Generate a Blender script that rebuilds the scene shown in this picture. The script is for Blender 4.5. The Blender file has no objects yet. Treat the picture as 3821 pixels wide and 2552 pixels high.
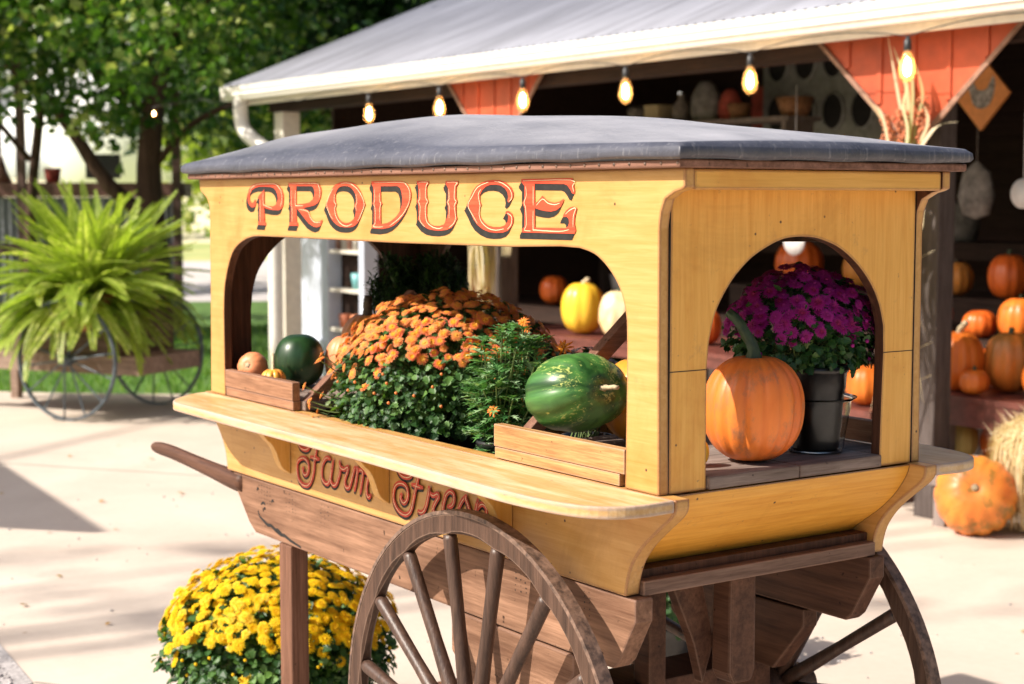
import bpy, math, random
from mathutils import Vector, Matrix, Euler
from mathutils.geometry import tessellate_polygon
PI = math.pi
R_ = random.Random(7)
scene = bpy.context.scene
COL = scene.collection
def sub(a, b): return tuple(x - y for x, y in zip(a, b))

# ------------------------------------------------------------------ mesh builder
class MB:
    def __init__(s): s.v = []; s.f = []; s.mi = []; s.rad = None; s.sm = []
    def add(s, vs, fs, mi=0, smooth=False):
        n = len(s.v); s.v.extend([tuple(v) for v in vs])
        for f in fs: s.f.append(tuple(i + n for i in f)); s.mi.append(mi); s.sm.append(smooth)
    def box(s, x0, x1, y0, y1, z0, z1, mi=0, M=None):
        vs = [(x, y, z) for z in (z0, z1) for y in (y0, y1) for x in (x0, x1)]
        if M is not None: vs = [M @ Vector(v) for v in vs]
        s.add(vs, [(0,2,3,1),(4,5,7,6),(0,1,5,4),(2,6,7,3),(0,4,6,2),(1,3,7,5)], mi)
    def prism(s, pts, axis, a, b, mi=(0,0,0), tri=False):
        """closed outline pts in the two other axes, extruded along axis a->b. mi = (face a, face b, rim)"""
        def P(p, t):
            if axis == 'y': return (p[0], t, p[1])
            if axis == 'x': return (t, p[0], p[1])
            return (p[0], p[1], t)
        n = len(pts); base = len(s.v)
        s.v += [P(p, a) for p in pts] + [P(p, b) for p in pts]
        area = sum(pts[i][0]*pts[(i+1)%n][1] - pts[(i+1)%n][0]*pts[i][1] for i in range(n))
        s.f.append(tuple(base + i for i in range(n))); s.mi.append(mi[0]); s.sm.append(False)
        s.f.append(tuple(base + n + i for i in reversed(range(n)))); s.mi.append(mi[1]); s.sm.append(False)
        for i in range(n):
            j = (i+1) % n
            s.f.append((base+j, base+i, base+n+i, base+n+j)); s.mi.append(mi[2] if not callable(mi[2]) else mi[2](pts[i], pts[j])); s.sm.append(False)
    def tube(s, pts, rad, sides=8, mi=0, cap=True, squash=1.0):
        pts = [Vector(p) for p in pts]; n = len(pts)
        if not hasattr(rad, '__len__'): rad = [rad]*n
        rings = []; prev = None
        for i, p in enumerate(pts):
            t = (pts[min(i+1, n-1)] - pts[max(i-1, 0)]).normalized()
            if prev is None:
                u = t.orthogonal().normalized()
            else:
                u = (prev - t*prev.dot(t)).normalized()
            prev = u; w = t.cross(u)
            rings.append([p + (u*math.cos(2*PI*k/sides)*squash + w*math.sin(2*PI*k/sides))*rad[i] for k in range(sides)])
        vs = [v for r in rings for v in r]
        fs = [(i*sides+k, i*sides+(k+1)%sides, (i+1)*sides+(k+1)%sides, (i+1)*sides+k) for i in range(n-1) for k in range(sides)]
        if cap: fs += [tuple(reversed(range(sides))), tuple((n-1)*sides+k for k in range(sides))]
        s.add(vs, fs, mi, True)
    def lathe(s, prof, segs=24, mi=0, M=None, mod=None):
        vs = []
        for r, z in prof:
            for k in range(segs):
                a = 2*PI*k/segs; m = mod(a, r, z) if mod else 1
                v = Vector((r*m*math.cos(a), r*m*math.sin(a), z))
                vs.append(M @ v if M is not None else v)
        n = len(prof)
        fs = [(i*segs+k, i*segs+(k+1)%segs, (i+1)*segs+(k+1)%segs, (i+1)*segs+k) for i in range(n-1) for k in range(segs)]
        s.add(vs, fs, mi, True)
    def ribbon(s, pts, hw, y, dy=-1e-5, axis='y', taper=True, mi=0):
        """flat mitred stroke in the xz plane at depth y"""
        n = len(pts); L = []; Rr = []
        for i, p in enumerate(pts):
            a = pts[max(i-1, 0)]; b = pts[min(i+1, n-1)]
            tx, tz = b[0]-a[0], b[1]-a[1]; l = math.hypot(tx, tz) or 1
            nx, nz = -tz/l, tx/l
            w = hw*(1 if not taper else min(1, .55 + .45*min(i, n-1-i)/max(1, min(3, n/3))))
            yy = y + dy*i
            L.append((p[0]+nx*w, yy, p[1]+nz*w)); Rr.append((p[0]-nx*w, yy, p[1]-nz*w))
        s.add(L + Rr, [(i, i+1, n+i+1, n+i) for i in range(n-1)], mi)
    def build(s, name, mats, parent=None, origin=None, bevel=0, bseg=2, smooth=None, auto=False):
        me = bpy.data.meshes.new(name)
        if origin is not None: vs = [(x-origin[0], y-origin[1], z-origin[2]) for x, y, z in s.v]
        else: vs = s.v
        me.from_pydata([tuple(v) for v in vs], [], s.f)
        if not isinstance(mats, (list, tuple)): mats = [mats]
        for m in mats: me.materials.append(m)
        me.polygons.foreach_set('material_index', s.mi)
        me.polygons.foreach_set('use_smooth', s.sm if smooth is None else [smooth]*len(s.f))
        if s.rad is not None:
            at = me.attributes.new('rad', 'FLOAT', 'POINT'); at.data.foreach_set('value', s.rad)
        me.update()
        o = bpy.data.objects.new(name, me); COL.objects.link(o)
        if parent is not None: o.parent = parent
        if origin is not None and parent is None: o.location = origin
        if bevel:
            b = o.modifiers.new('bevel', 'BEVEL'); b.width = bevel; b.segments = bseg; b.limit_method = 'ANGLE'; b.angle_limit = .6
            b.harden_normals = False
        return o

def smooth_pts(pts, k=4, closed=False):
    """Catmull-Rom resampling"""
    out = []; n = len(pts)
    rng = range(n if closed else n-1)
    for i in rng:
        if closed: p0, p1, p2, p3 = pts[(i-1)%n], pts[i], pts[(i+1)%n], pts[(i+2)%n]
        else: p0, p1, p2, p3 = pts[max(i-1,0)], pts[i], pts[i+1], pts[min(i+2,n-1)]
        for j in range(k):
            t = j/k
            out.append(tuple(.5*((2*b)+(-a+c)*t+(2*a-5*b+4*c-d)*t*t+(-a+3*b-3*c+d)*t**3) for a, b, c, d in zip(p0, p1, p2, p3)))
    if not closed: out.append(tuple(pts[-1]))
    return out

def thing(name, label, cat, loc=(0,0,0), rotz=0, group=None, rot=None):
    o = bpy.data.objects.new(name, None); COL.objects.link(o)
    o.empty_display_size = .05
    o.location = loc; o.rotation_euler = rot if rot else (0, 0, rotz)
    o['label'] = label; o['category'] = cat
    if group: o['group'] = group
    return o
def tag(o, label, cat, group=None, kind=None):
    if label: o['label'] = label
    if cat: o['category'] = cat
    if group: o['group'] = group
    if kind: o['kind'] = kind
    return o
def struct(o, label=None):
    o['kind'] = 'structure'
    if label: o['label'] = label
    return o
def wpart(root, mb, name, mats, **k):
    """part built in world coordinates under a root that stands anywhere"""
    o = mb.build(name, mats, root, **k)
    o.matrix_parent_inverse = root.matrix_basis.inverted() if root.parent is None else (root.parent.matrix_basis.inverted() if root.parent.type == 'EMPTY' else Matrix())
    return o
def spart(par, mb, name, mats, **k):
    """sub-part in world coordinates under a world-coordinate part (its local frame already is the world frame)"""
    return mb.build(name, mats, par, **k)

# ------------------------------------------------------------------ materials
def newmat(name):
    m = bpy.data.materials.new(name); m.use_nodes = True
    nt = m.node_tree; b = nt.nodes['Principled BSDF']
    return m, nt, b
def N(nt, t, **k):
    n = nt.nodes.new(t)
    for a, v in k.items(): setattr(n, a, v)
    return n
def ramp(nt, fac, stops):
    r = N(nt, 'ShaderNodeValToRGB'); e = r.color_ramp.elements
    while len(e) < len(stops): e.new(.5)
    for i, (p, c) in enumerate(stops):
        e[i].position = p; e[i].color = (*c, 1) if len(c) == 3 else c
    nt.links.new(fac, r.inputs[0]); return r.outputs[0]
def mix(nt, fac, a, b, mode='MIX'):
    m = N(nt, 'ShaderNodeMix', data_type='RGBA', blend_type=mode)
    for s, v in ((m.inputs[0], fac), (m.inputs[6], a), (m.inputs[7], b)):
        if hasattr(v, 'links') or hasattr(v, 'is_linked'): nt.links.new(v, s)
        elif isinstance(v, (int, float)): s.default_value = v
        else: s.default_value = (*v, 1) if len(v) == 3 else v
    return m.outputs[2]
def noise(nt, vec, scale, detail=4, rough=.6, dist=0):
    n = N(nt, 'ShaderNodeTexNoise'); n.inputs['Scale'].default_value = scale; n.inputs['Detail'].default_value = detail
    n.inputs['Roughness'].default_value = rough; n.inputs['Distortion'].default_value = dist
    nt.links.new(vec, n.inputs['Vector']); return n.outputs[0]
def mapping(nt, scale=(1,1,1), loc=(0,0,0), rot=(0,0,0), src='Object'):
    tc = N(nt, 'ShaderNodeTexCoord'); mp = N(nt, 'ShaderNodeMapping')
    mp.inputs['Scale'].default_value = scale; mp.inputs['Location'].default_value = loc; mp.inputs['Rotation'].default_value = rot
    nt.links.new(tc.outputs[src], mp.inputs[0]); return mp.outputs[0]
def bump(nt, b, h, strength=.3, dist=.002):
    bp = N(nt, 'ShaderNodeBump'); bp.inputs['Strength'].default_value = strength; bp.inputs['Distance'].default_value = dist
    nt.links.new(h, bp.inputs['Height']); nt.links.new(bp.outputs[0], b.inputs['Normal'])
def edge_mask(nt, radius=.006, lo=.004, hi=.028):
    bv = N(nt, 'ShaderNodeBevel', samples=6); bv.inputs[0].default_value = radius
    ge = N(nt, 'ShaderNodeNewGeometry'); d = N(nt, 'ShaderNodeVectorMath', operation='DOT_PRODUCT')
    nt.links.new(bv.outputs[0], d.inputs[0]); nt.links.new(ge.outputs['Normal'], d.inputs[1])
    s = N(nt, 'ShaderNodeMath', operation='SUBTRACT'); s.inputs[0].default_value = 1; nt.links.new(d.outputs['Value'], s.inputs[1])
    nz = noise(nt, mapping(nt, (1,1,1)), 35, 4)
    m2 = N(nt, 'ShaderNodeMath', operation='MULTIPLY'); nt.links.new(s.outputs[0], m2.inputs[0]); nt.links.new(nz, m2.inputs[1])
    mr = N(nt, 'ShaderNodeMapRange'); mr.inputs[1].default_value = lo; mr.inputs[2].default_value = hi
    nt.links.new(m2.outputs[0], mr.inputs[0]); return mr.outputs[0]
GR = {'x': (1.2, 22, 22), 'y': (22, 1.2, 22), 'z': (22, 22, 1.2), 'd': (9, 1.6, 9)}
def wood(name, dark, light, axis='x', rough=.62, sc=1.0, worn=None, specks=True, bmp=.35, contrast=(.3, .72), edge=.005, spec=.25):
    m, nt, b = newmat(name); g = GR[axis]
    v = mapping(nt, tuple(a*sc for a in g))
    n1 = noise(nt, v, 1.6, 6, .65, .6)
    v2 = mapping(nt, tuple(a*sc*3.6 for a in g)); n2 = noise(nt, v2, 2.0, 3, .7)
    mid = tuple((a+c)/2 for a, c in zip(dark, light))
    c = ramp(nt, n1, [(contrast[0], dark), ((contrast[0]+contrast[1])/2, mid), (contrast[1], light)])
    c2 = ramp(nt, n2, [(.28, (.42,.37,.33)), (.6, (1,1,1))])
    c = mix(nt, .7, c, c2, 'MULTIPLY')
    big = noise(nt, mapping(nt, (1,1,1)), 5.5, 4, .6)
    c = mix(nt, .55, c, ramp(nt, big, [(.3, (.72,.68,.66)), (.65, (1.12,1.1,1.08))]), 'MULTIPLY')
    if specks:
        sp = noise(nt, mapping(nt, (1,1,1)), 60, 2, .5)
        c = mix(nt, ramp(nt, sp, [(.70, (0,0,0)), (.76, (1,1,1))]), c, tuple(x*.35 for x in dark))
    if worn:
        c = mix(nt, edge_mask(nt, edge), c, worn)
    nt.links.new(c, b.inputs['Base Color']); b.inputs['Roughness'].default_value = rough; b.inputs['Specular IOR Level'].default_value = spec
    h = N(nt, 'ShaderNodeMath', operation='ADD'); nt.links.new(n1, h.inputs[0]); nt.links.new(n2, h.inputs[1])
    bump(nt, b, h.outputs[0], bmp, .0025)
    return m
def paint(name, c1, c2, axis='x', worn=(.24,.10,.055), rough=.42, edge=.009, shelf=False, coat=.15):
    """brushed yellow paint over wood: faint grain, dirty patches, bare edges"""
    m, nt, b = newmat(name); g = GR[axis]
    v = mapping(nt, tuple(a*1.6 for a in g)); n1 = noise(nt, v, 2.4, 5, .62, .7)
    v2 = mapping(nt, tuple(a*4.5 for a in g)); n2 = noise(nt, v2, 2.0, 2, .6)
    c = ramp(nt, n1, [(.25, c1), (.75, c2)])
    c = mix(nt, .45, c, ramp(nt, n2, [(.30, (.88,.84,.78)), (.56, (1,1,1))]), 'MULTIPLY')
    bigv = mapping(nt, (1,1,1)); big = noise(nt, bigv, 4.2, 5, .62, .5)
    c = mix(nt, .6, c, ramp(nt, big, [(.28, (.80,.60,.38)), (.46, (1,1,1)), (.72, (1.06,1.08,1.22))]), 'MULTIPLY')
    dirt = noise(nt, mapping(nt, (1,1,1), (3,1,7)), 14, 6, .75)
    c = mix(nt, ramp(nt, dirt, [(.60, (0,0,0)), (.78, (.5,.5,.5))]), c, (.23,.13,.07))
    vo = N(nt, 'ShaderNodeTexVoronoi'); vo.inputs['Scale'].default_value = 17; nt.links.new(mapping(nt, (1,1,1), (1.3,.2,.9)), vo.inputs['Vector'])
    dots = ramp(nt, vo.outputs['Distance'], [(.035, (1,1,1)), (.055, (0,0,0))])
    c = mix(nt, dots, c, (.07,.035,.02))
    gv = noise(nt, mapping(nt, (1,1,1), (7,2,5)), 2.3, 6, .7, 1.2)      # grimy, thin patches where the coat has weathered
    c = mix(nt, ramp(nt, gv, [(.55, (0,0,0)), (.72, (.55,.55,.55))]), c, tuple(x*.72 for x in c1))
    ch = noise(nt, mapping(nt, (1,1,1), (2,9,4)), 38, 5, .75); c = mix(nt, ramp(nt, ch, [(.665, (0,0,0)), (.695, (.8,.8,.8))]), c, (.26,.14,.075))
    if shelf:      # the lilac-grey line rubbed bare along the front lip of the counter
        tc = N(nt, 'ShaderNodeTexCoord'); sx = N(nt, 'ShaderNodeSeparateXYZ'); nt.links.new(tc.outputs['Object'], sx.inputs[0])
        wn = noise(nt, mapping(nt, (1,1,1)), 9, 4); ad = N(nt, 'ShaderNodeMath', operation='MULTIPLY_ADD'); ad.inputs[1].default_value = .02
        nt.links.new(wn, ad.inputs[0]); nt.links.new(sx.outputs['Y'], ad.inputs[2])
        band = ramp(nt, ad.outputs[0], [(0, (0,0,0)), (1, (0,0,0))])
        pale = noise(nt, mapping(nt, (1.2,9,9), (2,5,1)), 3.0, 5, .7)
        c = mix(nt, ramp(nt, pale, [(.42, (0,0,0)), (.68, (.75,.75,.75))]), c, (.74,.60,.40))
    c = mix(nt, edge_mask(nt, edge), c, worn)
    nt.links.new(c, b.inputs['Base Color']); b.inputs['Roughness'].default_value = rough
    b.inputs['Specular IOR Level'].default_value = .35
    b.inputs['Coat Weight'].default_value = coat; b.inputs['Coat Roughness'].default_value = .3
    bump(nt, b, n1, .25, .0015)
    return m
def plain(name, col, rough=.6, metal=0, nz=.15, scale=20, bmp=0, spec=.5, col2=None):
    m, nt, b = newmat(name)
    n1 = noise(nt, mapping(nt), scale, 5, .6)
    c2 = col2 or tuple(x*(1-nz*1.6) for x in col); c3 = col if col2 else tuple(min(1, x*(1+nz)) for x in col)
    nt.links.new(ramp(nt, n1, [(.35, c2), (.65, c3)]), b.inputs['Base Color'])
    b.inputs['Roughness'].default_value = rough; b.inputs['Metallic'].default_value = metal; b.inputs['Specular IOR Level'].default_value = spec
    if bmp: bump(nt, b, n1, bmp, .003)
    return m
def leafmat(name, c1, c2, c3=None, trans=.35, rough=.45, attr=0):
    m, nt, b = newmat(name)
    ge = N(nt, 'ShaderNodeNewGeometry')
    st = [(0, c1), (.6, c2), (1, c3 or c2)]
    fac = ge.outputs['Random Per Island']
    if attr:      # each frond or spray has its own tint, each leaf varies about it
        at = N(nt, 'ShaderNodeAttribute', attribute_name='rad'); m1 = N(nt, 'ShaderNodeMath', operation='MULTIPLY'); m1.inputs[1].default_value = attr; nt.links.new(at.outputs['Fac'], m1.inputs[0])
        m2 = N(nt, 'ShaderNodeMath', operation='MULTIPLY_ADD'); m2.inputs[1].default_value = 1-attr; nt.links.new(fac, m2.inputs[0]); nt.links.new(m1.outputs[0], m2.inputs[2]); fac = m2.outputs[0]
    c = ramp(nt, fac, st)
    nt.links.new(c, b.inputs['Base Color']); b.inputs['Roughness'].default_value = rough; b.inputs['Specular IOR Level'].default_value = .4
    tr = N(nt, 'ShaderNodeBsdfTranslucent'); ms = N(nt, 'ShaderNodeMixShader'); ms.inputs[0].default_value = trans
    tcol = mix(nt, 1.0, c, (1.25, 1.35, .55), 'MULTIPLY'); nt.links.new(tcol, tr.inputs[0])
    nt.links.new(b.outputs[0], ms.inputs[1]); nt.links.new(tr.outputs[0], ms.inputs[2])
    nt.links.new(ms.outputs[0], nt.nodes['Material Output'].inputs[0])
    return m
def petalmat(name, inner, outer, trans=.3, at=.55, outer2=None):
    m, nt, b = newmat(name)
    a = N(nt, 'ShaderNodeAttribute', attribute_name='rad')
    oi = N(nt, 'ShaderNodeObjectInfo'); ge = N(nt, 'ShaderNodeNewGeometry')
    c = ramp(nt, a.outputs['Fac'], [(0, inner), (at, inner), (min(1, at+.3), outer)])
    if outer2: c = mix(nt, ramp(nt, oi.outputs['Random'], [(.3, (0,0,0)), (.8, (.6,.6,.6))]), c, outer2)
    c = mix(nt, .5, c, ramp(nt, ge.outputs['Random Per Island'], [(0, (.72,.66,.66)), (1, (1.1,1.1,1.1))]), 'MULTIPLY')
    nt.links.new(c, b.inputs['Base Color']); b.inputs['Roughness'].default_value = .55; b.inputs['Specular IOR Level'].default_value = .25
    tr = N(nt, 'ShaderNodeBsdfTranslucent'); ms = N(nt, 'ShaderNodeMixShader'); ms.inputs[0].default_value = trans
    nt.links.new(c, tr.inputs[0]); nt.links.new(b.outputs[0], ms.inputs[1]); nt.links.new(tr.outputs[0], ms.inputs[2])
    nt.links.new(ms.outputs[0], nt.nodes['Material Output'].inputs[0])
    return m
def emit(name, col, s):
    m, nt, b = newmat(name); b.inputs['Base Color'].default_value = (*col, 1)
    b.inputs['Emission Color'].default_value = (*col, 1); b.inputs['Emission Strength'].default_value = s
    return m
def skin(name, base, dark, groove=None, scale=9, rough=.38, blot=(.5, .7), blotcol=None, spec=.45, bmp=.1):
    """pumpkin skin: mottled along the ribs"""
    m, nt, b = newmat(name)
    n1 = noise(nt, mapping(nt, (1,1,.35)), scale, 5, .6, .4)
    c = ramp(nt, n1, [(.3, dark), (.6, base)])
    n2 = noise(nt, mapping(nt, (1,1,.6), (4,2,1)), scale*3.2, 5, .7)
    if blotcol: c = mix(nt, ramp(nt, n2, [(blot[0], (0,0,0)), (blot[1], (.8,.8,.8))]), c, blotcol)
    nt.links.new(c, b.inputs['Base Color']); b.inputs['Roughness'].default_value = rough; b.inputs['Specular IOR Level'].default_value = spec
    bump(nt, b, n2, bmp, .002)
    return m
LET=[[[(0.2817,1.5727),(0.2866,1.5677),(0.2877,1.562),(0.2837,1.5553),(0.2759,1.5525),(0.263,1.5521),(0.2515,1.5563),(0.2427,1.5642),(0.2404,1.5733),(0.2421,1.5846),(0.2477,1.5959),(0.2596,1.6037),(0.2803,1.6092),(0.3059,1.6118),(0.3436,1.612),(0.3906,1.611),(0.4123,1.6054),(0.429,1.596),(0.437,1.583),(0.4374,1.5699),(0.4339,1.5569),(0.4252,1.5492),(0.4106,1.5458),(0.3788,1.5462),(0.3541,1.5483),(0.3355,1.551),(0.3332,1.5593),(0.3543,1.5555),(0.3791,1.555),(0.3939,1.5584),(0.4039,1.5655),(0.4077,1.5732),(0.4045,1.5852),(0.3974,1.5929),(0.3829,1.5996),(0.3657,1.6019),(0.3308,1.6027),(0.3056,1.6028),(0.28,1.5991),(0.2644,1.5935),(0.2551,1.5857),(0.2509,1.5767),(0.2532,1.5688),(0.2608,1.5637),(0.269,1.5631),(0.2764,1.5665)]],
[[(0.3344,1.596),(0.3338,1.5532),(0.3344,1.5176),(0.3406,1.5155),(0.3409,1.5088),(0.298,1.5094),(0.299,1.515),(0.3054,1.5173),(0.3071,1.5531),(0.3028,1.5565),(0.3068,1.5621),(0.3059,1.5732),(0.2971,1.5761),(0.3127,1.5855)]],
[[(0.4629,1.611),(0.6034,1.611),(0.6178,1.607),(0.6265,1.5992),(0.6291,1.5877),(0.6237,1.5741),(0.6112,1.5637),(0.5954,1.5584),(0.5682,1.5551),(0.5361,1.5518),(0.5657,1.5454),(0.5667,1.5382),(0.5767,1.5287),(0.5923,1.5215),(0.6057,1.5201),(0.6191,1.5218),(0.6325,1.5259),(0.629,1.5177),(0.6211,1.5108),(0.6043,1.5074),(0.5875,1.5093),(0.565,1.5159),(0.5424,1.5284),(0.5243,1.54),(0.5055,1.5512),(0.5041,1.5496),(0.504,1.5195),(0.5097,1.5163),(0.5114,1.5094),(0.4653,1.5095),(0.4662,1.5153),(0.4734,1.5181),(0.4756,1.5559),(0.4686,1.5607),(0.4735,1.5667),(0.4744,1.599),(0.4651,1.605)],[(0.5046,1.6029),(0.583,1.6024),(0.5919,1.5973),(0.5962,1.5889),(0.5937,1.5794),(0.5845,1.571),(0.5685,1.5647),(0.5364,1.5614),(0.5034,1.5601)]],
[[(0.6868,1.6008),(0.7019,1.6064),(0.7254,1.6106),(0.757,1.6107),(0.7818,1.6067),(0.8001,1.5981),(0.8122,1.587),(0.8201,1.577),(0.8251,1.568),(0.832,1.5608),(0.8237,1.551),(0.8154,1.5389),(0.8029,1.5238),(0.7884,1.5155),(0.7717,1.5108),(0.7466,1.5094),(0.7191,1.5106),(0.6979,1.516),(0.6787,1.5255),(0.668,1.5358),(0.6596,1.5471),(0.6489,1.5596),(0.6601,1.57),(0.6669,1.5824),(0.6758,1.5927)],[(0.7146,1.5991),(0.7316,1.6014),(0.7526,1.6012),(0.7692,1.5973),(0.7835,1.5881),(0.7895,1.579),(0.7903,1.567),(0.784,1.5579),(0.789,1.5488),(0.7878,1.5387),(0.7824,1.5306),(0.7657,1.5224),(0.7468,1.5193),(0.73,1.5209),(0.7131,1.5269),(0.7026,1.5361),(0.6964,1.5463),(0.6961,1.5545),(0.7014,1.5599),(0.6964,1.5669),(0.696,1.5792),(0.7027,1.5915)]],
[[(0.8589,1.6111),(0.9903,1.6098),(1.007,1.6054),(1.0199,1.5967),(1.0262,1.5843),(1.0242,1.571),(1.0157,1.5576),(1.0044,1.547),(0.9912,1.5364),(0.9741,1.5256),(0.955,1.5167),(0.9319,1.511),(0.9027,1.5081),(0.8608,1.5095),(0.8609,1.5155),(0.8684,1.5185),(0.87,1.5571),(0.8631,1.5631),(0.8682,1.571),(0.8686,1.5967),(0.8598,1.6046)],[(0.8988,1.6002),(0.9694,1.6001),(0.9807,1.596),(0.9872,1.5863),(0.9898,1.5729),(0.9877,1.5594),(0.9782,1.5459),(0.9629,1.5352),(0.9437,1.5263),(0.9243,1.5212),(0.8999,1.5184),(0.8995,1.5572),(0.9059,1.5626),(0.8997,1.568)]],
[[(1.0482,1.61),(1.0955,1.6095),(1.0954,1.6032),(1.0895,1.6005),(1.0877,1.5925),(1.0884,1.5766),(1.0946,1.5674),(1.0882,1.5597),(1.0871,1.539),(1.0906,1.5287),(1.1003,1.5213),(1.1163,1.5178),(1.1374,1.5179),(1.153,1.521),(1.1635,1.5295),(1.1696,1.5443),(1.1697,1.559),(1.1646,1.5664),(1.1698,1.5728),(1.17,1.5948),(1.1615,1.6027),(1.1603,1.6087),(1.2078,1.6087),(1.207,1.6019),(1.2007,1.5983),(1.1997,1.5764),(1.2044,1.568),(1.1996,1.56),(1.2003,1.5399),(1.2041,1.534),(1.1942,1.5225),(1.1823,1.515),(1.1651,1.5106),(1.1425,1.5084),(1.1162,1.5086),(1.0931,1.5109),(1.0734,1.5172),(1.0609,1.5256),(1.0527,1.5307),(1.0565,1.5388),(1.0561,1.5577),(1.0501,1.5681),(1.0556,1.5747),(1.0565,1.5927),(1.0544,1.5993)]],
[[(1.2761,1.5991),(1.2924,1.6043),(1.3116,1.6082),(1.3339,1.6095),(1.3574,1.6082),(1.3775,1.6036),(1.3929,1.5952),(1.4013,1.5848),(1.4005,1.5761),(1.3944,1.5701),(1.3859,1.5656),(1.3813,1.5683),(1.3837,1.5762),(1.3814,1.5849),(1.3729,1.5928),(1.3589,1.5985),(1.3417,1.6004),(1.3227,1.6001),(1.3068,1.5967),(1.2939,1.5896),(1.2866,1.5808),(1.2857,1.5692),(1.2914,1.5607),(1.2857,1.5549),(1.284,1.545),(1.2888,1.5361),(1.3001,1.5273),(1.3145,1.5213),(1.3336,1.5184),(1.3556,1.5187),(1.3712,1.522),(1.382,1.53),(1.3844,1.5387),(1.3813,1.5439),(1.3743,1.5461),(1.3774,1.5496),(1.3867,1.5496),(1.3959,1.5449),(1.4012,1.5371),(1.4005,1.5276),(1.3943,1.5197),(1.3836,1.5125),(1.3665,1.5083),(1.343,1.5071),(1.3177,1.5084),(1.2952,1.5139),(1.2758,1.5226),(1.2627,1.5332),(1.2529,1.5457),(1.2381,1.5615),(1.2465,1.5682),(1.2531,1.58),(1.2614,1.5898)]],
[[(1.428,1.61),(1.5893,1.6102),(1.5921,1.5989),(1.5956,1.5882),(1.5949,1.5816),(1.588,1.5829),(1.5811,1.5907),(1.5727,1.5974),(1.563,1.5998),(1.4714,1.6011),(1.4714,1.5646),(1.4817,1.5684),(1.4959,1.579),(1.5063,1.5718),(1.5178,1.5676),(1.5335,1.5655),(1.5491,1.5676),(1.5631,1.5734),(1.5603,1.566),(1.5533,1.5585),(1.5407,1.5522),(1.5236,1.5495),(1.5064,1.5503),(1.489,1.5523),(1.4722,1.5556),(1.4726,1.5194),(1.5703,1.52),(1.5758,1.5229),(1.5793,1.5296),(1.5778,1.537),(1.5716,1.5403),(1.5604,1.5398),(1.5618,1.5444),(1.5701,1.5519),(1.5812,1.5573),(1.5923,1.559),(1.6026,1.5566),(1.5992,1.5471),(1.5962,1.5389),(1.5951,1.5281),(1.5996,1.5163),(1.5959,1.51),(1.4313,1.5094),(1.4313,1.5167),(1.4381,1.5203),(1.4388,1.5546),(1.4313,1.5654),(1.4381,1.5727),(1.4381,1.5975),(1.428,1.6045)]]]
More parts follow.
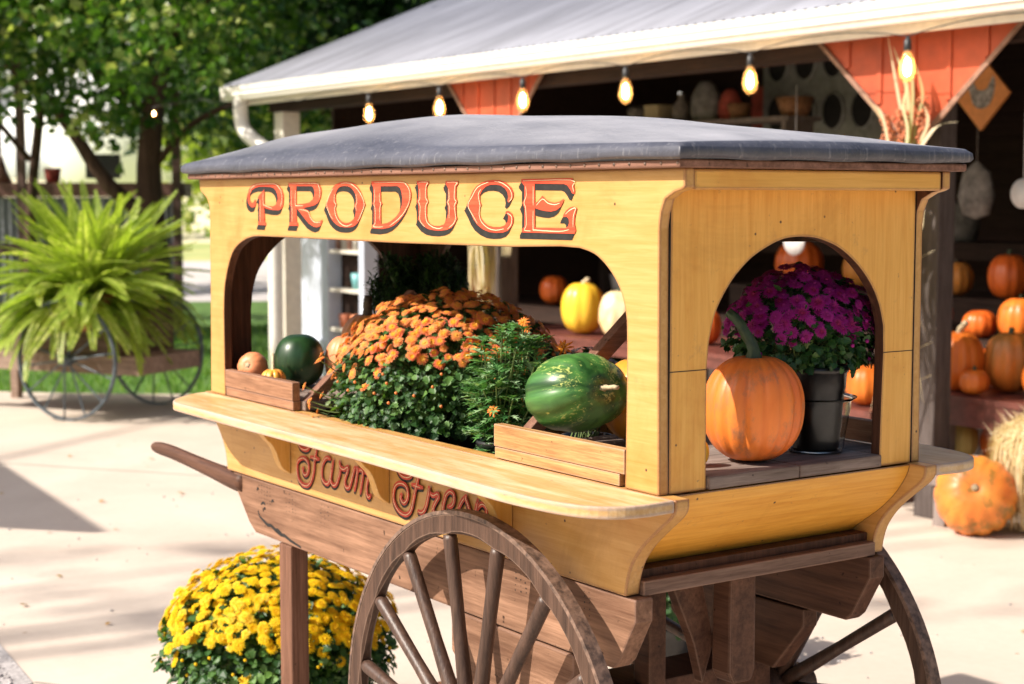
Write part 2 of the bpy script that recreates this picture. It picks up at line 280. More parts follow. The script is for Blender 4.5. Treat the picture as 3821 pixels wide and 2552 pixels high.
HIL=[[(0.2565,1.5891),(0.2633,1.5992),(0.2854,1.6063),(0.3185,1.6091),(0.3807,1.6093),(0.405,1.6055),(0.4217,1.595),(0.4298,1.583),(0.4293,1.5667),(0.4206,1.5557)],
[(0.3291,1.5866),(0.3283,1.5621),(0.3444,1.5555),(0.3765,1.5503)],
[(0.3122,1.571),(0.3104,1.5163)],
[(0.4687,1.6082),(0.6011,1.6082),(0.6166,1.6024),(0.6229,1.5898),(0.6204,1.5752)],
[(0.4802,1.5936),(0.4793,1.5624),(0.4825,1.5495),(0.4816,1.5182)],
[(0.5013,1.5935),(0.4992,1.5603),(0.5061,1.5571),(0.5386,1.5572)],
[(0.5199,1.5486),(0.5611,1.544),(0.5744,1.5298),(0.5945,1.5194),(0.6235,1.5198)],
[(0.6867,1.5967),(0.6691,1.5824),(0.6544,1.5601),(0.6681,1.5389),(0.683,1.5271)],
[(0.6929,1.5833),(0.6904,1.5669),(0.6988,1.5599),(0.6922,1.5504),(0.6983,1.534),(0.7172,1.5188),(0.7467,1.512),(0.7739,1.5179)],
[(0.7211,1.6065),(0.7486,1.6083),(0.7776,1.6033),(0.8081,1.587),(0.828,1.562),(0.8134,1.5389),(0.7988,1.5247)],
[(0.7917,1.5841),(0.7955,1.567),(0.7902,1.5579),(0.793,1.5468)],
[(0.8728,1.6075),(0.9846,1.6075),(1.0088,1.6015),(1.0216,1.5862),(1.0176,1.5652),(0.9969,1.5441),(0.9742,1.5304),(0.9377,1.5155)],
[(0.8736,1.5947),(0.8742,1.571),(0.8701,1.5631),(0.8758,1.5512),(0.8754,1.5216),(0.8673,1.5126),(0.9086,1.5126)],
[(0.8951,1.5857),(0.8958,1.568),(0.9006,1.5631),(0.8955,1.5513),(0.8951,1.5257)],
[(1.0572,1.607),(1.0923,1.6067),(1.0859,1.5991),(1.0839,1.5766),(1.0919,1.5674),(1.0837,1.5578),(1.0836,1.539),(1.0897,1.525),(1.1092,1.5158),(1.1338,1.5124),(1.1495,1.5154)],
[(1.0616,1.5936),(1.0614,1.5729),(1.0559,1.5681),(1.063,1.5559),(1.0609,1.5294),(1.0806,1.5154)],
[(1.1658,1.6061),(1.205,1.6057),(1.1965,1.5983),(1.1938,1.5746),(1.2005,1.5675),(1.1936,1.5582),(1.1986,1.5344),(1.1891,1.5224),(1.1737,1.5149)],
[(1.1734,1.5921),(1.1741,1.5728),(1.1689,1.5664),(1.1749,1.5581),(1.1738,1.5342)],
[(1.2774,1.5248),(1.2611,1.5404),(1.2439,1.5601),(1.2597,1.5781),(1.2794,1.596),(1.3164,1.6053)],
[(1.2907,1.5919),(1.2809,1.5808),(1.2873,1.5598),(1.284,1.545),(1.292,1.5281),(1.3161,1.5159),(1.343,1.5124),(1.3696,1.5154)],
[(1.3378,1.607),(1.362,1.6037),(1.3868,1.5935),(1.3967,1.5813),(1.3944,1.5718),(1.3867,1.5679)],
[(1.3813,1.5457),(1.3959,1.5388),(1.3943,1.524),(1.382,1.5147)],
[(1.4336,1.6065),(1.5838,1.6068),(1.5893,1.5956),(1.5935,1.5857)],
[(1.4425,1.5962),(1.4448,1.5795),(1.4373,1.5658),(1.4425,1.5555),(1.4448,1.5246),(1.4381,1.5142),(1.4589,1.5128)],
[(1.467,1.596),(1.467,1.5607)],
[(1.467,1.5505),(1.467,1.5181),(1.4744,1.5148),(1.5493,1.5134),(1.5793,1.5172)],
[(1.4773,1.5607),(1.4969,1.5726),(1.5135,1.5651),(1.535,1.5622),(1.5505,1.5651)],
[(1.5681,1.5448),(1.5826,1.5528),(1.5991,1.5561),(1.5923,1.5413),(1.5917,1.5223)]]
SCR=[[(0.5675,0.9986),(0.558,0.9877),(0.544,0.9815),(0.5207,0.9819),(0.5091,0.9881),(0.5046,0.9964),(0.5072,1.0055),(0.5286,1.0168),(0.5635,1.0242),(0.6001,1.0275)],
[(0.5992,1.0274),(0.5975,0.997),(0.5897,0.9722),(0.5848,0.9564),(0.5809,0.9364),(0.5723,0.9156),(0.5582,0.9005),(0.5418,0.8954),(0.5185,0.8969),(0.5023,0.9079),(0.4968,0.9248),(0.4973,0.9403),(0.5058,0.9514),(0.5248,0.9594),(0.5411,0.9593),(0.5525,0.9521),(0.5557,0.9394),(0.5519,0.928),(0.5401,0.9203),(0.5286,0.9237),(0.5252,0.9309),(0.5301,0.9387)],
[(0.5621,0.9675),(0.5896,0.9668),(0.6111,0.9675)],
[(0.6658,0.9736),(0.6504,0.9764),(0.6369,0.9698),(0.6254,0.9554),(0.6205,0.9375),(0.6246,0.9219),(0.6401,0.9145),(0.6535,0.9175),(0.6626,0.9306),(0.6696,0.9486),(0.6755,0.9685)],
[(0.679,0.9764),(0.6696,0.9486),(0.6648,0.9266),(0.6734,0.9172),(0.6843,0.9166),(0.6954,0.9246),(0.7088,0.9477),(0.7112,0.9596)],
[(0.7084,0.9782),(0.7113,0.9638),(0.7284,0.9598),(0.7478,0.9677),(0.7454,0.9569),(0.7345,0.9407),(0.7321,0.9278),(0.7405,0.9195),(0.7533,0.9225),(0.7642,0.9408),(0.7751,0.9631),(0.7837,0.9747)],
[(0.7879,0.9753),(0.7919,0.9675),(0.7852,0.9417),(0.7763,0.9154)],
[(0.795,0.9659),(0.8085,0.9698),(0.8167,0.9637),(0.8101,0.9411),(0.8034,0.9132)],
[(0.8229,0.9656),(0.8392,0.9638),(0.8369,0.9491),(0.8326,0.9341),(0.8334,0.9198),(0.8424,0.9129),(0.8527,0.9217)],
[(1.0309,0.9954),(1.0252,0.9877),(1.0139,0.9822),(0.9951,0.9805),(0.978,0.9851),(0.9685,0.9947),(0.9725,1.0041),(0.9917,1.0136),(1.0256,1.0221),(1.0627,1.024)],
[(1.0617,1.0239),(1.0559,0.9949),(1.0474,0.9723),(1.0398,0.9535),(1.034,0.937),(1.0282,0.9204),(1.0168,0.9057),(0.9978,0.8987),(0.975,0.9021),(0.9578,0.9133),(0.9503,0.9272),(0.9525,0.9445),(0.9623,0.958),(0.9796,0.9644),(0.9967,0.9639),(1.008,0.9567),(1.0107,0.9433),(1.0058,0.9307),(0.9944,0.924),(0.9849,0.9275),(0.9802,0.9347),(0.987,0.9437)],
[(1.025,0.969),(1.0473,0.9674),(1.0731,0.9682)],
[(1.0968,0.9765),(1.0966,0.9639),(1.091,0.9467),(1.0836,0.929),(1.0725,0.9166),(1.0597,0.9136),(1.0505,0.917)],
[(1.0966,0.963),(1.1128,0.9577),(1.1289,0.9639),(1.1342,0.958),(1.1234,0.9458),(1.1144,0.9338),(1.1143,0.9232),(1.1195,0.9144),(1.1303,0.9162)],
[(1.1675,0.9431),(1.1849,0.9477),(1.1936,0.9595),(1.192,0.9724),(1.1782,0.976),(1.1642,0.9673),(1.1571,0.9539),(1.1517,0.9397),(1.1533,0.9256),(1.1638,0.9168),(1.183,0.9218)],
[(1.2072,0.939),(1.221,0.9599),(1.2414,0.9789)],
[(1.2414,0.978),(1.2372,0.9717),(1.2447,0.9598),(1.2513,0.9478),(1.2496,0.9354),(1.2344,0.9264)],
[(1.283,0.9778),(1.278,0.9613),(1.273,0.9476),(1.2679,0.9319)],
[(1.2813,0.9544),(1.2896,0.965),(1.301,0.9686),(1.3124,0.9621),(1.3123,0.9456),(1.3107,0.9343)]]
# ------------------------------------------------------------------ materials used
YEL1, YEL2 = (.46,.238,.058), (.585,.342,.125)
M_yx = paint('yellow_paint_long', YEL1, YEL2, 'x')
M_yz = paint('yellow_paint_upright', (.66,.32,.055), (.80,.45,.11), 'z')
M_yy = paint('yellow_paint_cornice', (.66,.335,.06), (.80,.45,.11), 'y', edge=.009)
M_yshelf = paint('yellow_paint_counter', (.47,.28,.10), (.58,.385,.18), 'x', worn=(.34,.27,.28), edge=.013, shelf=True, rough=.5)
M_ytray = paint('yellow_paint_tray', (.62,.27,.03), (.80,.42,.07), 'y', worn=(.12,.06,.035), edge=.006)
M_ybr = paint('yellow_paint_bracket', (.60,.31,.06), (.72,.42,.12), 'z', worn=(.70,.50,.24), edge=.004)
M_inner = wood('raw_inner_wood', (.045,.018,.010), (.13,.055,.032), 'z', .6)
M_trim = wood('weathered_trim_wood', (.16,.075,.05), (.36,.19,.14), 'x', .6, worn=(.10,.05,.035))
M_deck = wood('grey_deck_wood', (.16,.12,.10), (.36,.29,.26), 'y', .7, worn=(.12,.07,.05))
M_beam = wood('sunlit_beam_wood', (.135,.065,.038), (.37,.21,.135), 'x', .6, sc=.8, worn=(.22,.13,.10), contrast=(.28,.7))  # sunlit copy of the beam wood, sun put into the colour
M_beamd = wood('dark_shaded_beam_wood', (.06,.026,.016), (.165,.078,.047), 'x', .55, sc=.8, worn=(.17,.10,.07))  # darker copy for far and underside parts, their shade put into the colour
M_leg = wood('leg_wood', (.12,.055,.033), (.27,.135,.088), 'z', .5, worn=(.12,.06,.04))
M_wheel = wood('wheel_wood', (.038,.021,.015), (.135,.077,.054), 'z', .5, sc=1.4, worn=(.24,.16,.12), edge=.004)
M_spoke = wood('spoke_wood', (.036,.020,.015), (.118,.067,.048), 'z', .42, sc=1.2, spec=.4)
M_iron = plain('rusty_iron', (.24,.15,.11), .55, .2, col2=(.06,.038,.03), scale=60, bmp=.4)
M_ledge = wood('dusty_ledge_wood', (.13,.075,.055), (.24,.16,.125), 'y', .7, worn=(.30,.18,.13))
M_crate = wood('crate_front_wood', (.28,.13,.045), (.60,.34,.15), 'x', .55, sc=1.3, worn=(.40,.26,.19), contrast=(.3,.62))
M_crate2 = wood('crate_dull_wood', (.20,.095,.055), (.42,.23,.14), 'x', .6, sc=1.2, worn=(.28,.17,.13))
M_rail = wood('gable_rail_wood', (.15,.07,.045), (.29,.15,.105), 'y', .6, sc=1.2)
M_red = wood('sign_red', (.52,.05,.025), (.76,.105,.045), 'x', .5, specks=False, bmp=.2, contrast=(.2,.7))
M_redd = wood('script_red', (.42,.04,.025), (.66,.09,.05), 'x', .5, specks=False, bmp=.2, contrast=(.2,.7))
M_blk = plain('sign_black', (.009,.0075,.007), .6, nz=.5, scale=70)
M_cream = plain('sign_cream', (.85,.62,.38), .5, nz=.1)

def canopy_mat():
    m, nt, b = newmat('black_vinyl_canopy')
    v = mapping(nt, (1,1,1)); n1 = noise(nt, v, 5, 6, .65, .5)
    st = noise(nt, mapping(nt, (70,70,3)), 1.2, 4, .7)
    c = ramp(nt, n1, [(.3, (.040,.042,.060)), (.7, (.095,.097,.125))])
    ge = N(nt, 'ShaderNodeNewGeometry'); sx = N(nt, 'ShaderNodeSeparateXYZ'); nt.links.new(ge.outputs['Normal'], sx.inputs[0])
    # pale dust plus sky sheen painted on whatever faces up; the upright hem keeps its streaks
    up = N(nt, 'ShaderNodeMapRange'); up.inputs[1].default_value = .90; up.inputs[2].default_value = .99; nt.links.new(sx.outputs['Z'], up.inputs[0])
    dn = noise(nt, mapping(nt, (1,3,1)), 4, 5, .55); du = N(nt, 'ShaderNodeMath', operation='MULTIPLY'); nt.links.new(up.outputs[0], du.inputs[0])
    nt.links.new(ramp(nt, dn, [(.3, (.5,.5,.5)), (.75, (1,1,1))]), du.inputs[1])
    c = mix(nt, du.outputs[0], c, (.40,.39,.42))
    streak = ramp(nt, st, [(.56, (0,0,0)), (.74, (.55,.55,.55))]); inv = N(nt, 'ShaderNodeMath', operation='SUBTRACT'); inv.inputs[0].default_value = 1
    nt.links.new(up.outputs[0], inv.inputs[1]); sm = N(nt, 'ShaderNodeMath', operation='MULTIPLY'); nt.links.new(streak, sm.inputs[0]); nt.links.new(inv.outputs[0], sm.inputs[1])
    c = mix(nt, sm.outputs[0], c, (.33,.32,.34))
    nt.links.new(c, b.inputs['Base Color']); b.inputs['Roughness'].default_value = .42; b.inputs['Specular IOR Level'].default_value = .55
    wr_ = noise(nt, mapping(nt, (2.2,5,5)), 4.5, 7, .62, 1.4); ad_ = N(nt, 'ShaderNodeMath', operation='ADD'); nt.links.new(wr_, ad_.inputs[0]); nt.links.new(noise(nt, v, 9, 3, .5), ad_.inputs[1])
    bump(nt, b, ad_.outputs[0], .5, .006)
    return m
M_canopy = canopy_mat()

# ------------------------------------------------------------------ the produce cart
L, W, t = 1.838, .656, .022
z0, z1 = 1.065, 1.624
cart = thing('produce_cart', 'yellow wooden produce cart with black canopy and spoked wheels', 'cart', (.92, .328, 0))

side_out = [(0,z0),(.001,1.125),(.006,1.35),(.009,1.529),(.007,1.552),(-.002,1.567),(-.012,1.576),(-.034,1.587),(-.047,1.594),(-.052,1.601),(-.056,z1),
            (1.897,z1),(1.897,1.592),(1.888,1.588),(1.870,1.584),(1.846,1.572),(1.836,1.55),(1.832,1.524),(1.833,1.282),(L-.002,z0)]
open_in = [(1.743,z0),(1.746,1.252),(1.745,1.347),(1.741,1.377),(1.730,1.407),(1.710,1.434),(1.682,1.458),(1.65,1.475),(1.608,1.484),(1.55,1.4855),
           (1.393,1.481),(.956,1.479),(.433,1.481),(.30,1.481),(.255,1.478),(.205,1.467),(.154,1.444),(.122,1.408),(.100,1.364),(.091,1.328),(.087,1.28),(.087,1.155),(.089,z0)]
outset = set(side_out)
oi = open_in[:1] + smooth_pts(open_in[1:9], 3) + open_in[9:13] + smooth_pts(open_in[13:21], 3)[0:] + open_in[21:]
side_poly = side_out + oi
def rimside(a, b): return 0 if (a in outset and b in outset) else 1
def side_panel(y0, y1, front):
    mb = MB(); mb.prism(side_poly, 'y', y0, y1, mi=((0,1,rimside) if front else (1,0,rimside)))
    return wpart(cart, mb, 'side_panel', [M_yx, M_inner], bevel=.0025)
sp_front = side_panel(0, t, True)
sp_back = side_panel(W-t, W, False)

def tess(mb, rings, y, off=(0,0), mi=0):
    rr = [[Vector((p[0]+off[0], p[1]+off[1], 0)) for p in r] for r in rings]
    tris = tessellate_polygon(rr); flat = [v for r in rr for v in r]
    mb.add([(v.x, y, v.y) for v in flat], [tuple(tr) for tr in tris], mi)
SIGNM = [M_red, M_blk, M_cream]
xs_ = [(min(p[0] for p in r[0]), max(p[0] for p in r[0])) for r in LET]
groups_ = [('P',(0,1)),('R',(2,)),('O',(3,)),('D',(4,)),('U',(5,)),('C',(6,)),('E',(7,))]
for ch_, idx in groups_:
    mb = MB()
    for i in idx:
        rings = LET[i]; rs = [smooth_pts(r, 2, True) for r in rings] if i in (3,) else rings
        for q, f in enumerate((.35, .7, 1.0)): tess(mb, rs, -.0006 - q*.0002 - i*.00001, (-.0092*f, -.0118*f), 1)
        tess(mb, rs, -.0016 - (i % 2)*.0002, (0,0), 0)
    lo_ = min(xs_[i][0] for i in idx) - .002; hi_ = max(xs_[i][1] for i in idx) + .002
    for s in HIL:
        m_ = sum(p[0] for p in s)/len(s)
        if lo_ <= m_ <= hi_: mb.ribbon(smooth_pts(s, 3), .00075, -.0022, -2e-6, mi=2)
    o = spart(sp_front, mb, 'painted_letter', SIGNM); o['label'] = f'red capital {ch_} with black drop shadow'

# end panels (arched opening), between the two side panels
arch = [(.545,z0),(.548,1.2),(.5505,1.285),(.549,1.334),(.537,1.374),(.514,1.413),(.478,1.450),(.434,1.480),(.392,1.496),(.351,1.504),(.298,1.503),
        (.258,1.492),(.212,1.470),(.174,1.440),(.144,1.404),(.125,1.370),(.113,1.326),(.108,1.278),(.108,1.2),(.109,z0)]
arch_s = arch[:3] + smooth_pts(arch[3:17], 3) + arch[17:]
def end_panel(x0, x1, outer_hi):
    out = [(t+.0015,z0),(t+.0015,1.60),(W-t-.0015,1.60),(W-t-.0015,z0)]
    mb = MB(); rim = lambda a, b: 1
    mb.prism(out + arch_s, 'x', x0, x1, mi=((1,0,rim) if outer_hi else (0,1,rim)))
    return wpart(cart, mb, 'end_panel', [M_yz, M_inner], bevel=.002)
end_panel(L-.026, L-.0035, True); end_panel(.002, .024, False)
# joint lines sawn across the end posts
for y0_, y1_, z_ in ((t+.002,.108,1.277),(.5505,W-t-.002,1.283)): jl = MB(); jl.box(L-.0040, L-.0031, y0_, y1_, z_-.0008, z_+.0008); wpart(cart, jl, 'panel_joint', M_blk)
for y_ in (t-.0002, W-t-.0010): jl = MB(); jl.box(L-.007, L-.0030, y_, y_+.0012, z0+.002, 1.585); wpart(cart, jl, 'panel_joint', M_blk)
# cornice boards over both ends
for x0_, x1_ in ((L+.001, L+.0565), (-.054, .001)):
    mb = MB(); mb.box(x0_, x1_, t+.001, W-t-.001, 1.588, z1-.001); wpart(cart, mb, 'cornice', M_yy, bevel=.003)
mb = MB(); mb.box(-.075, 1.912, -.024, .684, z1, 1.6385); wpart(cart, mb, 'roof_trim', M_trim, bevel=.003)
# canopy: softly domed hip with a thick rounded hem
cx0, cx1, cy0, cy1 = -.086, 1.926, -.036, .682
RID = [(-.094,0),(-.05,.034),(0,.056),(.15,.082),(.5,.099),(.79,.0985),(.93,.0955),(1.13,.087),(1.42,.066),(1.68,.042),(1.83,.025),(1.9,.010),(1.932,0)]
def ridge(x):
    for (a, ra), (b_, rb) in zip(RID, RID[1:]):
        if x <= b_: return ra + (rb-ra)*(x-a)/(b_-a)
    return 0
nx, ny = 66, 28; mb = MB(); rows = []
for j in range(ny+1):
    for i in range(nx+1):
        u = -math.cos(PI*i/nx); v = -math.cos(PI*j/ny)
        x = (cx0+cx1)/2 + u*(cx1-cx0)/2; y = (cy0+cy1)/2 + v*(cy1-cy0)/2
        edge = min(x-cx0, cx1-x, y-cy0, cy1-y); hem = 1.6665
        z = hem + ridge(x)*(1-abs(v)**2.1) + .0035*math.sin(x*9+y*5)*(1-v*v)*(1-u*u)
        k = max(0, 1-edge/.014); z -= .009*k*k
        mb.v.append((x, y, z))
for j in range(ny):
    for i in range(nx): mb.f.append((j*(nx+1)+i, j*(nx+1)+i+1, (j+1)*(nx+1)+i+1, (j+1)*(nx+1)+i)); mb.mi.append(0); mb.sm.append(True)
ring = [i for i in range(nx+1)] + [(j)*(nx+1)+nx for j in range(1, ny+1)] + [ny*(nx+1)+i for i in range(nx-1, -1, -1)] + [j*(nx+1) for j in range(ny-1, 0, -1)]
prev = ring
for dz, ins in ((.020,-.0015), (.026, .003), (.0275, .012)):
    new = []
    for q in ring:
        x, y, z = mb.v[q]; xx = min(max(x, cx0+ins), cx1-ins); yy = min(max(y, cy0+ins), cy1-ins)
        if ins < 0:
            xx = x + (ins if x < cx0+.001 else -ins if x > cx1-.001 else 0); yy = y + (ins if y < cy0+.001 else -ins if y > cy1-.001 else 0)
        mb.v.append((xx, yy, 1.6665 - dz + .0015*math.sin(x*23+y*31))); new.append(len(mb.v)-1)
    n = len(ring)
    for q in range(n): mb.f.append((prev[q], new[q], new[(q+1)%n], prev[(q+1)%n])); mb.mi.append(0); mb.sm.append(True)
    prev = new
mb.f.append(tuple(prev)); mb.mi.append(0); mb.sm.append(False)
can = wpart(cart, mb, 'canopy', M_canopy)
tk = MB()
for k in range(48):
    x = cx0 + .02 + (cx1-cx0-.04)*k/47; tk.lathe([(.0032,0),(.0026,.0012),(.0005,.0018)], 8, M=Matrix.Translation((x, -.0242, 1.6318)) @ Matrix.Rotation(PI/2, 4, 'X'))
o = spart(can, tk, 'tacks', M_iron); o['kind'] = 'stuff'

# tray: lettered side boards with ogee ends, coved ends, shelves on brackets
ogR = smooth_pts([(1.880,1.062),(1.879,1.046),(1.868,1.030),(1.838,1.006),(1.796,.971),(1.770,.941),(1.757,.917),(1.750,.893),(1.747,.872)], 3)
ogL = [(1.84-x, z) for x, z in reversed(ogR)]
brd = [(-.04,1.0645),(1.880,1.0645)] + ogR + ogL
def side_board(y0, y1):
    mb = MB(); mb.prism(brd, 'y', y0, y1, mi=(0,0,0)); return wpart(cart, mb, 'tray_side_board', [M_yx], bevel=.004)
sb_front = side_board(0, .032); side_board(W-.032, W)
for ch_, idx in (('F',(0,1,2)),('a',(3,4)),('r',(5,)),('m',(6,7,8)),('F',(9,10,11)),('r',(12,13)),('e',(14,)),('s',(15,16)),('h',(17,18))):
    mb = MB()
    for i in idx:
        p = smooth_pts(SCR[i], 4); mb.ribbon([(a-.0042, c-.0058) for a, c in p], .0062, -.0006-.00012*i, -2e-6, mi=1); mb.ribbon(p, .0056, -.0034-.00012*i, -2e-6)
        mb.ribbon([(a+.0012, c) for a, c in p][2:-2], .0008, -.0062, -1e-6, mi=2)
    o = spart(sb_front, mb, 'painted_letter', [M_redd, M_blk, M_cream]); o['label'] = f'red flowing script letter {ch_}'
cove = smooth_pts([(1.842,1.0635),(1.834,1.040),(1.808,1.003),(1.770,.967),(1.733,.940),(1.703,.918),(1.684,.8975)], 3)
covi = [(x-.02, z-.004) for x, z in reversed(cove)]
for f in (lambda x: x, lambda x: 1.84-x):
    mb = MB(); mb.prism([(f(x), z) for x, z in cove+covi], 'y', .0325, W-.0325); wpart(cart, mb, 'coved_end_board', M_ytray)
shelf = [(-.022,-.0005),(-.018,-.03),(.000,-.06),(.026,-.09),(.065,-.128),(.115,-.155),(.19,-.166),(.6,-.170),(1.05,-.171),(1.45,-.182),(1.62,-.187),(1.72,-.182),(1.80,-.168),(1.85,-.142),(1.876,-.105),(1.884,-.06),(1.880,-.0005)]
shelf = shelf[:1] + smooth_pts(shelf[1:-1], 3) + shelf[-1:]
for k, f in enumerate((lambda y: y, lambda y: W-y)):
    mb = MB(); mb.prism([(x, f(y)) for x, y in shelf], 'z', 1.0425, 1.0645); wpart(cart, mb, 'counter_shelf', M_yshelf, bevel=.004, bseg=3)
brk = [(-.0008,1.042),(-.104,1.042),(-.098,1.030),(-.080,1.018),(-.064,.999),(-.049,.984),(-.039,.965),(-.032,.945),(-.022,.926),(-.0008,.910)]
brk = brk[:1] + smooth_pts(brk[1:], 3)
for sgn in (0, 1):
    for xb in (.456, .927, 1.397):
        mb = MB(); mb.prism([((y if not sgn else W-y), z) for y, z in brk], 'x', xb-.026, xb); wpart(cart, mb, 'shelf_bracket', M_ybr, bevel=.002)
# tray floor, end decks
mb = MB(); mb.box(.10, 1.735, .033, W-.033, .897, .912); wpart(cart, mb, 'tray_floor', M_inner)
for x0_, x1_ in ((1.336, 1.8415), (.0, .492)):
    for k, (a, b_) in enumerate(((.0,.109),(.110,.329),(.3305,.545),(.5465,W))):
        mb = MB(); lo = 1.0655
        xa, xb = x0_, x1_
        if a == 0 or b_ == W:
            a2, b2 = (a+.0225, b_) if a == 0 else (a, b_-.0225)
            mb.box(xa if x0_ > 1 else .025, xb if x0_ < 1 else L-.025, a2, b2, lo, 1.0885)
        else: mb.box(xa if x0_ > 1 else -.001, xb, a, b_, lo, 1.0885)
        wpart(cart, mb, 'deck_plank', M_deck, bevel=.0025)
# retaining boards across the big opening (crate fronts)
for x0_, x1_, xl, mt in ((.0915,.470,.470,M_crate2),(1.333,1.7425,1.727,M_crate)):
    mb = MB(); mb.box(x0_+.001, xl, .0005, .0215, 1.0665, 1.0885); wpart(cart, mb, 'lower_retaining_board', mt, bevel=.0015)
    mb = MB(); mb.box(x0_, x1_, -.001, .020, 1.0895, 1.1335); wpart(cart, mb, 'upper_retaining_board', mt, bevel=.0015)
    mb = MB(); mb.box(x0_, x1_, W-.020, W+.001, 1.0895, 1.1335); wpart(cart, mb, 'rear_retaining_board', M_crate2, bevel=.0015)
# gable rails: a pair of sloping boards meeting over the middle
for xg in (.462, 1.338):
    for sg in (0, 1):
        f = (lambda y: y) if not sg else (lambda y: W-y)
        mb = MB(); mb.prism([(f(.026),1.0890),(f(.066),1.0890),(f(.3275),1.303),(f(.3275),1.347)], 'x', xg, xg+.027); wpart(cart, mb, 'gable_rail', M_rail, bevel=.002)
# ledges under the ends
for x0_, x1_ in ((1.62,1.758),(.082,.22)):
    mb = MB(); mb.box(x0_, x1_, .033, W-.033, .870, .8965); wpart(cart, mb, 'end_ledge', M_ledge, bevel=.002)
# beams
bp = [(.118,.869),(1.769,.869),(1.769,.828),(1.722,.745),(1.705,.7305),(.245,.7305),(.208,.752),(.135,.826)]
hand = [(.17,.840,.034),(.06,.842,.031),(-.05,.847,.0265),(-.2,.855,.0235),(-.33,.861,.0225),(-.42,.861,.0205),(-.452,.859,.014),(-.464,.858,.005)]
for k, (y0_, y1_) in enumerate(((.005,.046),(W-.046-.012,W-.017))):
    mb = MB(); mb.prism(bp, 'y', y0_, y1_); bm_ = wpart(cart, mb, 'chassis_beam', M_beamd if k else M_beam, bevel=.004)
    mb = MB(); mb.tube([(x, (y0_+y1_)/2, z) for x, z, r in smooth_pts(hand, 3)], [p[2] for p in smooth_pts(hand, 3)], 12, squash=.8); spart(bm_, mb, 'handle', M_beamd)
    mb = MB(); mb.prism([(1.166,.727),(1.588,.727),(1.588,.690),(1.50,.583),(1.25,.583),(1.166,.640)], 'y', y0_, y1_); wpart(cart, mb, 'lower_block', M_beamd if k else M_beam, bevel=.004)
    mb = MB(); mb.box(.378, .442, y0_-.001, y1_+.006, 0, .7295); wpart(cart, mb, 'leg', M_leg, bevel=.004)
if True:   # knot and split in the near beam
    kn = MB(); pts = [(.262,.790),(.272,.776),(.292,.770),(.315,.762),(.335,.764),(.36,.756),(.385,.750),(.41,.751),(.44,.744),(.47,.740),(.495,.737)]
    kn.ribbon(pts, .0042, .0044, -1e-5); kn.ribbon([(.355,.757),(.372,.759),(.392,.755)], .004, .0041)
    wpart(cart, kn, 'beam_split', M_blk)
    for kx, kz, kl in ((.292,.812,.012),(.262,.845,.004),(.345,.826,.006),(.30,.800,.005)):
        kn = MB(); kn.ribbon([(kx-kl,kz-.004),(kx-kl*.3,kz+.002),(kx+kl*.4,kz+.003),(kx+kl,kz-.001)], .0034, .0044); wpart(cart, kn, 'knot', M_blk)
    for gx in (.27,.285,.30,.315,.33,.42,.437,.453,.47,.60,.617,.634,1.40,1.417,1.434,1.62,1.636):
        nh = MB()
        for q in range(5):
            a, c = gx+R_.uniform(-.002,.002), .857-q*.0105+R_.uniform(-.002,.002); r = R_.uniform(.0008,.0017)
            nh.add([(a-r,.0044,c-r),(a+r,.0044,c-r),(a+r,.0044,c+r),(a-r,.0044,c+r)], [(0,1,2,3)])
        wpart(cart, nh, 'nail_hole_row', M_blk)
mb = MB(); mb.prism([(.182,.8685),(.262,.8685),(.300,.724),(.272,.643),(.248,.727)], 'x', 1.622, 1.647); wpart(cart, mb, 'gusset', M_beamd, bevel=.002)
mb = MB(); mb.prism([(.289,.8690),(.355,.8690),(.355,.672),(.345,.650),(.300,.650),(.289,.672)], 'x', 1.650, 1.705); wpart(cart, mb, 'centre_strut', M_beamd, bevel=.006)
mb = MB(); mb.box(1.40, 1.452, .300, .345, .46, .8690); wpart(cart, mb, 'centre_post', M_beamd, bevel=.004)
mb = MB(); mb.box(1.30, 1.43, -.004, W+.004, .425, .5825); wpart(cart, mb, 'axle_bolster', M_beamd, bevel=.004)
mb = MB(); mb.box(.38,.44,.05,.60,.25,.30); wpart(cart, mb, 'leg_stretcher', M_leg, bevel=.003)
